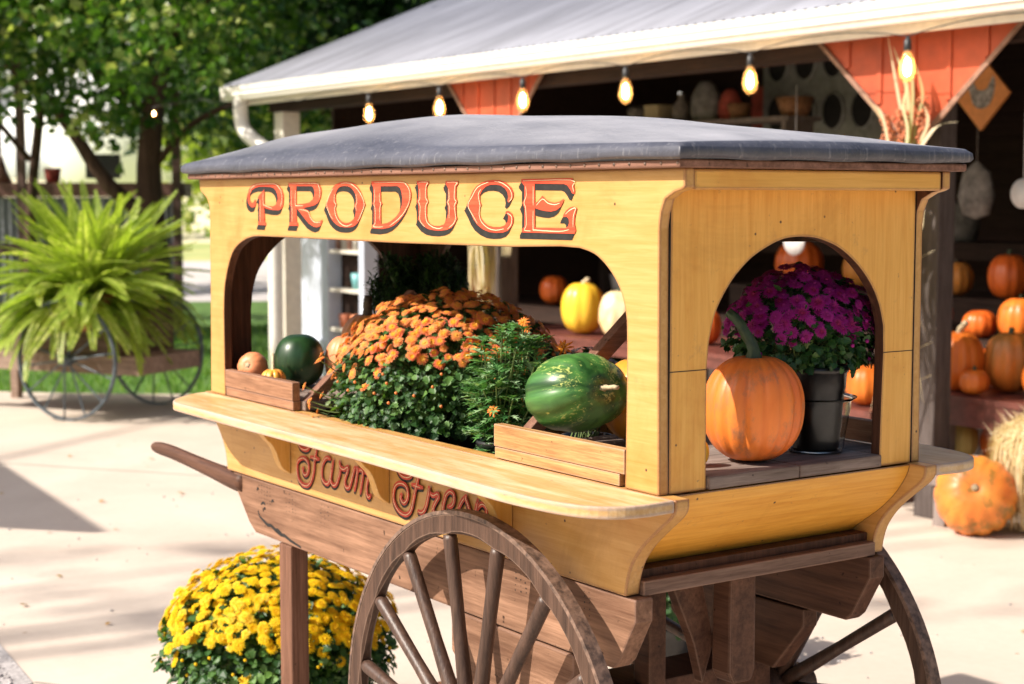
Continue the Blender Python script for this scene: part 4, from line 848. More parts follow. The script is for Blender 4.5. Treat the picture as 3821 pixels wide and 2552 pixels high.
# joint and gravel in the near left corner
M_grav = plain('gravel', (.52,.48,.47), .9, nz=.3, scale=90, bmp=1.0, col2=(.22,.20,.20))
mb = MB(); mb.prism([(-1.75,-.05),(-1.19,-.11),(-.6,-.9),(-1.2,-3),(-4,-3),(-4,-.2)], 'z', .001, .005); struct(mb.build('gravel_bed', M_grav))
rr = random.Random(21); mb = MB()
for k in range(1500):
    x, y = rr.uniform(-2.6,-.7), rr.uniform(-1.2,-.06)
    if y > -.1 - (x+1.75)*.11: continue
    r = rr.uniform(.004,.011); Mx = Matrix.Translation((x,y,.006)) @ Euler((rr.uniform(0,3),rr.uniform(0,3),0)).to_matrix().to_4x4()
    mb.lathe([(.001,-r),(r*.9,-r*.4),(r,.2*r),(r*.5,r*.8),(.001,r*.9)], 5, M=Mx)
o = mb.build('gravel_stones', M_grav, smooth=False); tag(o, 'loose pale gravel at the corner of the concrete', 'gravel', kind='stuff')
mb = MB()
for k in range(150):
    x, y = rr.uniform(-4.5,2.0), rr.uniform(-.6,3.8); r = rr.uniform(.003,.008)
    mb.lathe([(.001,-r),(r*.9,-r*.4),(r,.2*r),(r*.5,r*.8),(.001,r*.9)], 5, M=Matrix.Translation((x,y,.002)) @ Euler((rr.uniform(0,3),rr.uniform(0,3),0)).to_matrix().to_4x4())
o = mb.build('pebbles', M_grav, smooth=False); tag(o, 'pebbles scattered over the concrete', 'pebbles', kind='stuff')
M_lit = leafmat('fallen_leaf', (.30,.16,.05), (.50,.34,.10), (.40,.20,.08), .2)
mb = MB()
for k in range(90):
    x, y = rr.uniform(-6.5,1.5), rr.uniform(.2,4.0); leaf(mb, (x, y, .004), (math.cos(k), math.sin(k), .05), (0,0,1), rr.uniform(.02,.045), LEAF, -.15)
o = mb.build('fallen_leaves', M_lit); tag(o, 'small dry fallen leaves scattered on the concrete', 'leaves', kind='stuff')
M_joint = plain('concrete_joint', (.24,.20,.17), .9)
for p0, p1 in (((-1.2,-.1),(2.6,2.6)),((-6.9,.3),(-2.0,3.9))):
    d = (Vector(p1)-Vector(p0)).normalized(); n_ = Vector((-d.y, d.x))*.004; mb = MB()
    pts_ = [Vector(p0).lerp(Vector(p1), q/24) + n_*rr.uniform(-.6,.6) for q in range(25)]
    mb.add([(q.x-n_.x, q.y-n_.y, .0025) for q in pts_] + [(q.x+n_.x, q.y+n_.y, .0025) for q in pts_], [(i, i+1, 25+i+1, 25+i) for i in range(24)]); struct(mb.build('pavement_joint', M_joint))
# lawn blades
M_blade = leafmat('grass_blade', (.06,.17,.02), (.13,.27,.04), (.25,.36,.08), .4)
mb = MB()
for k in range(26000):
    u = rr.random(); x = rr.uniform(-14.5,-7.6); y = rr.uniform(.5, 9)
    # keep to the lawn side of the kerb line
    ex = -8.9 + (y-2.75)*.82 if y > 2.75 else -8.9 - (2.75-y)*1.02
    if y > 3.64: ex = -8.17 + (y-3.64)*.164
    if x > ex-.02: continue
    h = rr.uniform(.03,.08); a = rr.uniform(0, PI); w = .006; dx, dy = w*math.cos(a), w*math.sin(a); tx, ty = rr.uniform(-.03,.03), rr.uniform(-.03,.03)
    mb.add([(x-dx,y-dy,-.012),(x+dx,y+dy,-.012),(x+tx,y+ty,h)], [(0,1,2)])
o = mb.build('lawn_grass', M_blade); tag(o, 'short green grass beyond the concrete edge', 'grass', kind='stuff')

# ------------------------------------------------------------------ the barn
M_white = plain('cream_white_paint', (.74,.69,.60), .5, nz=.06)
M_gut = plain('white_gutter', (.80,.77,.71), .35, nz=.04)
M_roof = plain('galvanised_roofing', (.38,.39,.45), .42, .3, nz=.12, scale=3)
def roofmat():
    m, nt, b = newmat('corrugated_roofing'); n1 = noise(nt, mapping(nt, (3.2,.35,.35)), 1.6, 5, .65, .3); n2 = noise(nt, mapping(nt, (1,1,1)), .5, 4, .6)
    c = ramp(nt, n1, [(.3, (.14,.145,.175)), (.7, (.25,.26,.31))]); c = mix(nt, .8, c, ramp(nt, n2, [(.3, (.7,.7,.72)), (.7, (1.1,1.1,1.1))]), 'MULTIPLY')
    nt.links.new(c, b.inputs['Base Color']); b.inputs['Roughness'].default_value = .45; b.inputs['Metallic'].default_value = .25; return m
M_roof = roofmat()
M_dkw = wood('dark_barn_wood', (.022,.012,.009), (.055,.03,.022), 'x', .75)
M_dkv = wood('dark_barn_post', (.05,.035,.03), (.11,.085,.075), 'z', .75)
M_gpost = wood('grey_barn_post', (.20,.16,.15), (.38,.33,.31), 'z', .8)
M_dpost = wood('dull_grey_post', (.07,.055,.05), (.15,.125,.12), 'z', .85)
M_rbo = plain('barn_red_boards', (.40,.065,.022), .6, nz=.12, scale=8)
M_rbot = plain('brace_trim_wood', (.24,.13,.09), .6, nz=.2)
M_blue = plain('pale_blue_white_paint', (.56,.60,.70), .5, nz=.06, scale=5)
M_maro = plain('maroon_table_paint', (.13,.038,.028), .45, nz=.2)
barn = thing('open_barn', 'open-fronted farm barn with metal roof, white gutter and red braces', 'barn', (-4.5,6.5,0))
def bpart(mb, name, mat, **k): return wpart(barn, mb, name, mat, **k)
# corrugated roof sheet
s_ = .405; mb = MB(); nxr = 900; ys = [4.17, 6.4, 8.6]
for x_i in range(nxr+1):
    x = -8.98 + 13.0*x_i/nxr; dz = .008*math.sin(2*PI*x/.076)
    for y in ys: mb.v.append((x, y, 2.525 + (y-4.17)*s_ + dz))
    for y in ys: mb.v.append((x, y, 2.522 + (y-4.17)*s_ + dz - .004))
for i in range(nxr):
    a, b_ = i*6, (i+1)*6
    for f in ((a,a+1,b_+1,b_),(a+1,a+2,b_+2,b_+1),(b_+3,b_+4,a+4,a+3),(b_+4,b_+5,a+5,a+4),(a,b_,b_+3,a+3)): mb.f.append(f); mb.mi.append(0); mb.sm.append(True)
bpart(mb, 'metal_roof', M_roof)
mb = MB(); mb.prism([(8.61,4.30),(8.61,4.33),(13.1,2.52),(13.1,2.49)], 'x', -8.97, 4); bpart(mb, 'rear_roof_slope', M_dkw)
gp = [(4.235,2.50),(4.235,2.405),(4.19,2.398),(4.155,2.402),(4.142,2.425),(4.128,2.437),(4.132,2.462),(4.118,2.478),(4.118,2.500),(4.112,2.505),(4.118,2.512),(4.128,2.508),(4.128,2.49),(4.14,2.475),(4.137,2.447),(4.15,2.43),(4.16,2.412),(4.19,2.407),(4.226,2.413),(4.226,2.50)]
mb = MB(); mb.prism(gp, 'x', -8.91, 4.0); gut = bpart(mb, 'gutter', M_gut)
mb = MB(); mb.box(-8.913,-8.906,4.125,4.23,2.405,2.50); spart(gut, mb, 'gutter_cap', M_gut)
dsp = smooth_pts([(-8.66,4.19,2.42),(-8.66,4.19,2.28),(-8.63,4.20,2.16),(-8.52,4.23,2.07),(-8.38,4.27,1.99),(-8.30,4.30,1.90),(-8.29,4.31,1.78),(-8.29,4.31,.1)], 4)
mb = MB(); mb.tube(dsp, .062, 12); spart(gut, mb, 'downspout', M_gut)
mb = MB(); mb.box(-8.88,4,4.24,4.265,2.36,2.515); bpart(mb, 'fascia', M_white)
mb = MB()
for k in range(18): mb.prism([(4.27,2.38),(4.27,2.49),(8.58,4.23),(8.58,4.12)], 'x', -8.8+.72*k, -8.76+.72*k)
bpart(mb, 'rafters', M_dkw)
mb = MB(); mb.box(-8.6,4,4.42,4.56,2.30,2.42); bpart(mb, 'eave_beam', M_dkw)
for x_, mt, w_ in ((-8.44, M_white, .08), (-5.20, M_dkv, .07), (-1.43, M_dpost, .06), (2.4, M_dpost, .06)):
    mb = MB(); mb.box(x_-w_, x_+w_, 4.43-.0, 4.43+2*w_, 0, 2.30); bpart(mb, 'barn_post', mt, bevel=.005)
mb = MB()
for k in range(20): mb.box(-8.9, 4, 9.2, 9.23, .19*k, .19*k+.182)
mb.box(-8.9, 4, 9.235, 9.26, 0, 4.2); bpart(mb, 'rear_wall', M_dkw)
for x_ in (-8.93, 3.9):
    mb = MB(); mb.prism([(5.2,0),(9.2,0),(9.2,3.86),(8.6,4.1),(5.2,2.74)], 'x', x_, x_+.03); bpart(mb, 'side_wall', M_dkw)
# red board-and-batten V braces either side of the posts
DR = .57
for cx_ in (-5.15, -1.50):
    mb = MB(); hw = .575 if cx_ < -3 else .655; top = 2.405
    for k in range(6):
        xa = cx_ - hw + k*hw/3; xb = xa + hw/3 - .008
        za = lambda x: top - DR*(1 - abs(x-cx_)/hw)
        pts = [(xa, top), (xa, za(xa)-.003), (xb, za(xb)-.003), (xb, top)]
        if abs(xa-(cx_-hw)) < 1e-6: pts = [(xa, top), (xb, za(xb)), (xb, top)]
        if abs(xb+.008-(cx_+hw)) < 1e-6: pts = [(xa, top), (xa, za(xa)), (xb, top-.005), (xb, top)]
        mb.prism(pts, 'y', 4.385, 4.405)
    pn = bpart(mb, 'red_brace_panel', M_rbo)
    tb = MB()
    for sg in (-1, 1):
        tb.prism([(cx_+sg*(hw+.0), top-.0), (cx_+sg*(hw+.03), top), (cx_+sg*.015, top-DR-.03), (cx_, top-DR)], 'y', 4.372, 4.384) if sg > 0 else tb.prism([(cx_-hw-.03, top), (cx_-hw, top), (cx_-.001, top-DR), (cx_-.016, top-DR-.03)], 'y', 4.372, 4.384)
    spart(pn, tb, 'brace_trim', M_rbot)
    for k in range(1, 6):
        gb = MB(); xa = cx_ - hw + k*hw/3; gb.box(xa-.02, xa+.012, 4.376, 4.3845, top-DR*(1-abs(xa-cx_)/hw)+.02, top-.004)
        spart(pn, gb, 'batten', M_rbo)

# things in the barn
door = thing('open_door', 'pale blue white board door standing open inside the barn', 'door', (-8.6,4.85,0))
mb = MB(); mb.box(-8.865,-8.345,4.82,4.85,0,2.02); wpart(door, mb, 'board_leaf', M_blue); 
mb = MB(); mb.box(-8.86,-8.35,4.80,4.8185,.25,.37); mb.box(-8.86,-8.35,4.80,4.8185,1.6,1.72); wpart(door, mb, 'rail', M_blue)
cab = thing('shelf_cabinet', 'tall white shelf cabinet with jars next to the open door', 'cabinet', (-8.0,5.0,0))
mb = MB(); mb.box(-8.335,-8.285,4.80,4.93,0,2.02); mb.box(-7.75,-7.67,4.80,4.93,0,2.02); wpart(cab, mb, 'side_panel', M_blue)
for z_ in (.12,.46,.795,1.12,1.48,1.98):
    mb = MB(); mb.box(-8.284,-7.751,4.81,4.93,z_,z_+.028); wpart(cab, mb, 'shelf', M_white)
mb = MB(); mb.box(-8.34,-7.67,4.931,4.94,0,2.02); wpart(cab, mb, 'back_panel', M_dkw)
M_teal = plain('teal_glaze', (.20,.50,.52), .3, nz=.05)
tc_ = thing('cup', 'teal cup on the middle shelf of the white cabinet', 'cup', (-7.90,4.87,.823))
mb = MB(); mb.lathe([(.001,0),(.038,0),(.056,.135),(.05,.135),(.034,.01),(.001,.01)], 24); mb.build('bowl', M_teal, tc_)
M_jar = plain('jar_contents', (.20,.10,.07), .3, nz=.3); M_jar2 = plain('pale_jar', (.40,.38,.33), .3)
for k in range(5):
    j = thing('jar', 'row of small jars on the top shelf of the white cabinet', 'jar', (-8.2+.1*k,4.87,1.148), group='jars on the cabinet\'s top shelf')
    mb = MB(); mb.lathe([(.001,0),(.035,0),(.037,.09),(.026,.11),(.001,.11)], 12); mb.build('glass', M_jar2 if k % 2 else M_jar, j)
    mb = MB(); mb.lathe([(.001,.111),(.028,.111),(.028,.13),(.001,.131)], 12); mb.build('lid', M_jar2, j)
for k, (x_, z_, c_) in enumerate(((-8.1,.488,'rust red'),(-7.9,.488,'dull pink'),(-8.15,.148,'pale green'))):
    j = thing('small_pot', f'{c_} little pot on a low shelf of the white cabinet', 'pot', (x_,4.86,z_))
    mb = MB(); mb.lathe([(.001,0),(.04,0),(.055,.12),(.045,.12),(.03,.02),(.001,.02)], 16); mb.build('bowl', (M_terra, O_pink, L_fern)[k], j)

def table(name, label, x0_, x1_, y0_, y1_, ztop, apron, legw, mat, legmat, group=None):
    tb = thing(name, label, 'table', ((x0_+x1_)/2, (y0_+y1_)/2, 0), group=group)
    n = max(2, int((y1_-y0_)/.15))
    for k in range(n):
        a = y0_ + (y1_-y0_)*k/n; mb = MB(); mb.box(x0_, x1_, a+.002, a+(y1_-y0_)/n-.002, ztop-.03, ztop); wpart(tb, mb, 'top_board', mat)
    mb = MB(); mb.box(x0_+.01, x1_-.01, y0_+.01, y0_+.035, ztop-.03-apron, ztop-.031); wpart(tb, mb, 'apron', mat)
    for xx in (x0_+.02, x1_-legw-.02):
        for yy in (y0_+.037, y1_-legw-.04):
            mb = MB(); mb.box(xx, xx+legw, yy, yy+legw, 0, ztop-.031); wpart(tb, mb, 'leg', legmat)
    return tb
table('display_table', 'maroon plank table of pumpkins right of the cart, nearest the yard', -1.68, 1.7, 4.66, 5.4, .59, .12, .11, M_maro, M_gpost)
lo = MB(); lo.box(-1.3, -.98, 4.3, 4.42, .20, .25); lo2 = thing('low_bench', 'weathered low bench rail under the nearer pumpkin table', 'bench', (-1.14,4.36,0)); wpart(lo2, lo, 'seat_rail', M_gpost)
for xx in (-1.27, -1.07):
    lo = MB(); lo.box(xx, xx+.07, 4.32, 4.40, 0, .199); wpart(lo2, lo, 'leg', M_gpost)
table('display_table', 'maroon table holding the yellow pumpkin seen through the cart window', -5.2, -2.6, 4.42, 5.25, .695, .06, .08, M_maro, M_maro)
table('display_shelf', 'dark raised shelf of shaded pumpkins deep inside the barn', -4.6, 1.6, 6.0, 6.8, .98, .12, .09, M_dkw, M_dkv)
table('display_shelf', 'dark low bench along the barn\'s far left interior', -8.9, -5.2, 6.0, 6.8, .70, .10, .09, M_dkw, M_dkv)
T1, T2, T3, T4 = .592, .697, .982, .702
table('display_shelf', 'dark middle tier of pumpkins behind the nearer maroon table', -4.6, 1.6, 5.5, 5.92, .78, .10, .07, M_dkw, M_dkv)
PU = [
 ('pumpkin','small orange pumpkin wedged in front on the nearer maroon table',-1.40,4.76,.592,.15,.13,O_bright,10,.1,(.03,.008,0,0,M_stemg)),
 ('pumpkin','dark orange pumpkin behind the pale stemmed one on the nearer table',-1.86,5.22,.592,.20,.22,O_deep,12,.08,None),
 ('pumpkin','orange pumpkin partly hidden at the back right of the nearer table',-1.22,5.2,.592,.24,.26,O_deep,12,.08,(.03,.01,0,0,M_stemg)),
 ('pumpkin','deep orange pumpkin on the middle tier just right of the cart post',-2.47,5.68,.782,.23,.24,O_deep,12,.08,(.04,.01,0,0,M_stemg)),
 ('pumpkin','small reddish pumpkin on the middle tier between two larger ones',-2.14,5.70,.782,.20,.16,O_deep,12,.1,None),
 ('pumpkin','orange pumpkin on the middle tier above the half green one',-1.83,5.66,.782,.25,.25,O_bright,12,.08,(.04,.01,0,0,M_stemg)),
 ('pumpkin','orange pumpkin on the middle tier at the picture\'s right edge',-1.56,5.72,.782,.25,.23,O_deep,12,.08,None),
 ('pumpkin','squat orange pumpkin at the back of the nearer maroon table',-1.67,5.22,.592,.24,.19,O_deep,12,.1,None),
 ('pumpkin','reddish orange pumpkin at the left end of the nearer maroon table',-1.79,4.98,T1,.22,.28,O_deep,12,.1,None),
 ('pumpkin','orange pumpkin with pale curved stem on the nearer maroon table',-1.565,4.83,T1,.265,.31,O_bright,12,.09,(.075,.016,.05,.0,M_stemt)),
 ('pumpkin','half green half orange pumpkin on the nearer maroon table',-1.37,5.0,T1,.27,.31,GO_mix,11,.09,(.05,.014,.0,.0,M_stemg)),
 ('pumpkin','bright orange pumpkin at the picture\'s right edge on the nearer table',-1.02,4.85,T1,.26,.22,O_bright,12,.08,(.05,.012,.0,.0,M_stemg)),
 ('pumpkin','orange pumpkin with stubby stem seen low through the end arch',-1.93,4.55,.50,.215,.215,O_bright,12,.07,(.04,.01,0,0,M_stemg)),
 ('pumpkin','round orange pumpkin in deep shade on the raised barn shelf',-2.28,6.12,T3,.25,.27,O_deep,12,.08,(.05,.012,0,0,M_stemg)),
 ('pumpkin','brownish dark pumpkin left of the round one on the raised shelf',-2.70,6.15,T3,.22,.21,O_brown,12,.08,(.04,.01,0,0,M_stemd)),
 ('pumpkin','deep orange pumpkin on the raised shelf nearest the right edge',-1.62,6.08,T3,.23,.22,O_deep,12,.08,(.04,.01,0,0,M_stemg)),
 ('pumpkin','large deep orange pumpkin on the raised shelf left of the purple mum',-4.05,6.15,T3,.33,.31,O_deep,12,.08,None),
 ('pumpkin','dull red orange pumpkin on the raised shelf above the purple mum',-3.6,6.3,T3,.28,.26,O_brown,12,.08,None),
 ('pumpkin','small orange pumpkin low behind the left side of the end arch',-3.42,4.75,T2,.20,.22,O_deep,12,.08,None),
 ('pumpkin','tall bright yellow pumpkin with pale stem on the middle table',-4.47,4.62,T2,.285,.34,Y_gourd,9,.07,(.05,.018,.06,.0,M_stemt)),
 ('pumpkin','warty cream white pumpkin beside the tall yellow pumpkin',-4.01,4.56,T2,.255,.31,W_warty,10,.05,(.04,.014,.0,.0,M_stemg)),
 ('pumpkin','orange pumpkin behind the warty white one on the middle table',-4.22,5.05,T2,.24,.31,O_deep,12,.07,(.03,.012,0,0,M_stemg)),
 ('pumpkin','pale orange pumpkin just right of the feathery fern in the barn',-7.93,6.2,T4,.34,.30,O_pink,12,.07,None),
 ('pumpkin','dark red pumpkin alone on the barn\'s low bench',-6.95,6.2,T4,.24,.24,O_deep,12,.07,None),
]
for k, (nm, lb, x_, y_, z_, w_, h_, mt, rb, dp, stm) in enumerate(PU):
    pumpkin(nm, lb, 'pumpkin', (x_, y_, z_), w_, h_, mt, rb, dp, stm, segs=48, warts=26 if 'warty' in lb else 0, seed=k+3, group='pumpkins displayed in the barn')
cr = thing('wooden_crate', 'low dark crate lifting a pumpkin behind the cart\'s end arch', 'crate', (-1.93,4.55,0))
for za, zb in ((0,.06),(.44,.498)): mb = MB(); mb.box(-2.12,-1.74,4.38,4.72,za,zb); wpart(cr, mb, 'board', M_maro)
for a in (-2.11,-1.77):
    for b_ in (4.385,4.69): mb = MB(); mb.box(a, a+.03, b_, b_+.025, .061, .439); wpart(cr, mb, 'corner_post', M_maro)
gp_ = pumpkin('pumpkin', 'large orange pumpkin lying on its side on the ground by the straw', 'pumpkin', (-.99,4.22,0), .385, .335, OG_mix, 14, .05, (.02,.016,0,0,M_stemt), segs=64, dent=.12)
gp_.rotation_euler = (math.radians(66), 0, math.radians(38))
gp_.location = Vector((-1.024,4.33,.180)) - gp_.rotation_euler.to_matrix() @ Vector((0,0,.1675))
pumpkin('squash', 'pale yellow squash under the nearer maroon table', 'squash', (-1.62,4.92,.225), .20, .20, G_pale, 12, .04, None, segs=48)
pumpkin('pumpkin', 'deep orange pumpkin under the table between squash and straw', 'pumpkin', (-1.42,5.0,.225), .21, .20, O_deep, 12, .05, None, segs=48)
for nm_, x_, y_ in (('pale yellow squash', -1.62, 4.92), ('deep orange pumpkin', -1.42, 5.0)):
    b2 = thing('wooden_block', f'wooden block raising the {nm_} under the table', 'block', (x_, y_, 0)); mb = MB(); mb.box(-.085,.085,-.085,.085,0,.03); mb.box(-.07,.07,-.07,.07,.031,.195); mb.box(-.085,.085,-.085,.085,.196,.224); mb.build('block', M_gpost, b2)
# straw bundle at the right edge
M_straw = leafmat('straw', (.52,.38,.20), (.70,.56,.34), (.82,.72,.52), .3, .6)
sw = thing('straw_bundle', 'fluffy pale straw bundle at the right edge by the pumpkins', 'straw', (-.93,4.60,0)); mb = MB(); rr = random.Random(31)
for k in range(3200):
    a = rr.uniform(0, 2*PI); q = rr.random()**.6; R1 = .25*q; ztop = .54 - .10*q*q + rr.uniform(-.03,.03); zend = rr.uniform(.02, .38)
    p0 = Vector((-.83 + .09*math.cos(a)*q + rr.uniform(-.03,.03), 4.60 + .06*math.sin(a)*q, ztop)); p1 = p0 + Vector((math.cos(a)*R1*.6 - .03, math.sin(a)*R1*.5, -.03 + rr.uniform(-.02,.04))); p2 = Vector((-.85 + math.cos(a)*R1*1.05 + rr.uniform(-.03,.03), 4.60 + math.sin(a)*R1*.8, zend))
    pts_ = smooth_pts([tuple(p0), tuple(p1), tuple(p2)], 3); sd = Vector((-math.sin(a), math.cos(a), 0))*.0022 + rand_dir(rr)*.0008; n_ = len(pts_)
    mb.add([Vector(q_)-sd for q_ in pts_] + [Vector(q_)+sd for q_ in pts_], [(i, i+1, n_+i+1, n_+i) for i in range(n_-1)])
    if k % 5 == 0:
        d = (Vector((-.6,-.3,.2)) + rand_dir(rr)*.7).normalized(); q_ = p1; l = rr.uniform(.05,.11); s2 = d.orthogonal().normalized()*.002; mb.add([q_-s2, q_+s2, q_+d*l], [(0,1,2)])
wpart(sw, mb, 'stalks', M_straw)
# corn stalk bundles tied to two posts
M_husk = leafmat('dry_husk', (.50,.40,.24), (.66,.56,.38), (.78,.72,.56), .35, .6)
M_huskg = leafmat('green_dry_husk', (.30,.30,.15), (.52,.48,.28), (.66,.62,.42), .35, .6)
M_corn = plain('sorghum_head', (.50,.17,.08), .7, nz=.4, scale=60, bmp=1)
def husk_blade(mb, p, pts, w):
    q = smooth_pts([tuple(Vector(p)+Vector(a)) for a in pts], 4); n = len(q); vs = []
    for i, a in enumerate(q):
        f = i/(n-1); ww = w*(math.sin(PI*min(1, f*.9+.12))**.7); a = Vector(a); sd = Vector((.8,-.3,.15*math.sin(i))).normalized()
        vs += [a - sd*ww, a + Vector((0,-.3*ww,0)), a + sd*ww]
    mb.add(vs, [(i*3+j, i*3+j+1, i*3+j+4, i*3+j+3) for i in range(n-1) for j in range(2)], 0, True)
cs = thing('corn_stalks', 'bundle of dried corn stalks and red sorghum tied to the right barn post', 'corn stalks', (-1.5,4.33,1.2)); rr = random.Random(41)
mb = MB(); mg = MB()
for k, pts in enumerate([[(0,0,0),(-.05,0,.3),(-.10,0,.5),(-.17,0,.78)],[(.02,0,0),(.0,0,.3),(-.02,0,.5),(-.11,0,.70)],[(-.02,0,0),(-.06,0,.2),(-.18,0,.35),(-.31,0,.48)],[(.03,0,.0),(.05,0,.3),(.09,0,.45),(.04,0,.60)],[(.03,0,0),(.08,0,.2),(.13,0,.32),(.10,0,.40)],[(.0,0,.05),(.02,0,.2),(.04,0,.45),(.02,0,.62)],[(.04,0,.1),(.15,0,.25),(.22,0,.30),(.33,0,.31)],[(0,0,.0),(.06,0,.25),(.03,0,.4),(.06,0,.5)],[(-.03,0,0),(-.08,0,.25),(-.13,0,.38),(-.2,0,.42)]]):
    husk_blade(mg if k % 2 else mb, (-1.46+rr.uniform(-.02,.02), 4.33-.012*k, 1.62), pts, rr.uniform(.014,.024))
for k in range(14): husk_blade(mb, (-1.44+rr.uniform(-.06,.06), 4.33-.01*k, 1.65), [(0,0,0),(rr.uniform(-.05,.05),-.02,-.2),(rr.uniform(-.1,.1),-.03,-.45),(rr.uniform(-.22,.22),-.05,-.7-rr.uniform(0,.5))], .018)
for dz in (-.42,-.86,-1.02): husk_blade(mb, (-1.47,4.33,1.70+dz), [(0,0,-.02),(.05,0,.0),(.1,0,.02),(.17,0,.05)], .010)
for k in range(6): mg.tube([(-1.60+.03*k-.06,4.36,.15),(-1.58+.02*k-.04,4.35,1.0),(-1.57+.02*k-.04,4.35,1.7)], .012, 6)
wpart(cs, mb, 'husk', M_husk); wpart(cs, mg, 'stalk', M_huskg)
for (bx, bz, hh) in ((-1.57,1.76,.22),(-1.49,1.84,.16),(-1.55,1.66,.12),(-1.36,1.84,.22)):
    mc = MB()
    for k in range(110):
        a = rr.uniform(0,2*PI); r = rr.uniform(.0,.045); zz = rr.uniform(0, hh); q = .011
        mc.lathe([(.001,-q),(q,0),(.001,q)], 5, M=Matrix.Translation((bx+r*math.cos(a)-.1*zz, 4.30+r*math.sin(a)*.6, bz+zz)))
    wpart(cs, mc, 'sorghum_head', M_corn)
c2 = thing('corn_husks', 'cream dried corn husks hanging on the middle barn post', 'corn husks', (-5.1,4.36,1.6)); mb = MB()
for k in range(26): husk_blade(mb, (-5.10+rr.uniform(-.07,.05), 4.36-.006*k, 1.60), [(0,0,0),(rr.uniform(-.04,.03),-.01,-.22),(rr.uniform(-.07,.05),-.02,-.48),(rr.uniform(-.06,.05),-.02,-.80)], .022)
for k in range(7): husk_blade(mb, (-4.93+rr.uniform(-.04,.04), 4.34-.006*k, 1.55), [(0,0,0),(.02,-.01,-.15),(.06,-.02,-.28),(.05,-.02,-.36)], .018)
wpart(c2, mb, 'husk', M_husk)
# wall pieces
M_nest = plain('grey_nest_box_metal', (.26,.26,.25), .5, .2, nz=.15); M_void = plain('box_dark_inside', (.01,.009,.009), .9)
nb = thing('nesting_boxes', 'grey metal nesting boxes with two rows of round holes on the barn wall', 'nesting boxes', (-5.0,7.6,1.9))
mb = MB(); sheet = [(-5.98,2.02),(-4.4,2.02),(-4.4,2.90),(-5.98,2.90)]
mb.box(-5.98,-4.4,7.62,7.9,2.02,2.9); wpart(nb, mb, 'casing', M_nest)
for row, zc in enumerate((2.66, 2.26)):
    for k in range(5):
        mb = MB(); xc = -5.80 + .31*k; n = 28
        oR = [(xc+.125*math.cos(2*PI*q/n), 7.605, zc+.155*math.sin(2*PI*q/n)) for q in range(n)]; iR = [(xc+.105*math.cos(2*PI*q/n), 7.60, zc+.135*math.sin(2*PI*q/n)) for q in range(n)]; bR = [(x, 7.618, z) for x, y, z in oR]
        mb.add(oR+iR+bR, [(q,(q+1)%n,n+(q+1)%n,n+q) for q in range(n)] + [(2*n+q,2*n+(q+1)%n,(q+1)%n,q) for q in range(n)], 0)
        ho = wpart(nb, mb, 'hole_rim', M_nest)
        mb = MB(); mb.add([(x, 7.607, z) for x, y, z in iR], [tuple(range(n))]); spart(ho, mb, 'hole', M_void)
sb_ = thing('wall_shelf', 'long dusty wall shelf high in the barn below the bulbs', 'shelf', (-6,7.2,2.1)); mb = MB(); mb.box(-7.2,-5.0,6.95,7.3,2.165,2.20); wpart(sb_, mb, 'board', M_gpost)
for xx in (-7.1,-5.1):
    mb = MB(); mb.box(xx,xx+.04,6.98,7.28,2.0,2.164); wpart(sb_, mb, 'bracket', M_gpost)
def block_item(name, label, cat, x_, y_, z_, prof, mat, part='body', sx=1, sy=1):
    o = thing(name, label, cat, (x_, y_, z_)); mb = MB(); mb.lathe(prof, 24); mb.v = [(a*sx, b_*sy, c_) for a, b_, c_ in mb.v]; mb.build(part, mat, o); return o
M_gcl = plain('grey_white_cloth', (.20,.185,.175), .8, nz=.3, scale=12, bmp=.5); M_rcl = plain('dull_red_cloth', (.36,.06,.04), .8, nz=.2); M_card = plain('kraft_card', (.50,.40,.24), .8, nz=.1)
pf = [(.001,0),(.13,0),(.16,.08),(.15,.2),(.09,.3),(.05,.33),(.001,.33)]
block_item('feed_sack', 'grey white lumpy sack standing on the high wall shelf', 'sack', -6.12,7.12,2.20,pf,M_gcl,sx=1.0,sy=.6)
block_item('feed_sack', 'small dull red sack right of the grey white sack', 'sack', -5.83,7.12,2.20,[(a*.75,b_*.75) for a,b_ in pf],M_rcl,sx=1,sy=.6)
o = thing('box', 'beige cardboard box on the left of the high wall shelf', 'box', (-6.72,7.12,2.20)); mb = MB(); mb.box(-.09,.09,-.08,.08,0,.14); mb.build('carton', M_card, o); mb = MB(); mb.box(-.095,.095,-.085,.085,.141,.16); mb.build('lid', M_card, o)
M_od = plain('orange_quilt_board', (.66,.26,.08), .6, nz=.08); M_gry = plain('grey_print', (.30,.28,.27), .6, nz=.4, scale=30)
dm = thing('diamond_board', 'orange diamond shaped wall board with a grey hen picture', 'wall board', (-2.42,6.0,2.19)); mb = MB(); mb.prism([(-.205,0),(0,-.215),(.205,0),(0,.215)], 'y', 0, .02); mb.build('board', M_od, dm)
hen = [(-.09,.03),(-.075,.075),(-.05,.06),(-.035,.03),(.0,.02),(.045,.03),(.085,.10),(.10,.05),(.085,-.03),(.04,-.08),(-.02,-.085),(-.06,-.05),(-.075,0)]
mb = MB(); mb.prism(smooth_pts(hen,2,True), 'y', -.004, -.0005); mb.build('hen_picture', M_gry, dm)
mb = MB(); mb.tube([(0,.01,.215),(0,.01,.5)], .003, 5); mb.build('hanger', M_gry, dm)
M_disk = plain('pale_tag', (.62,.60,.60), .5, nz=.05)
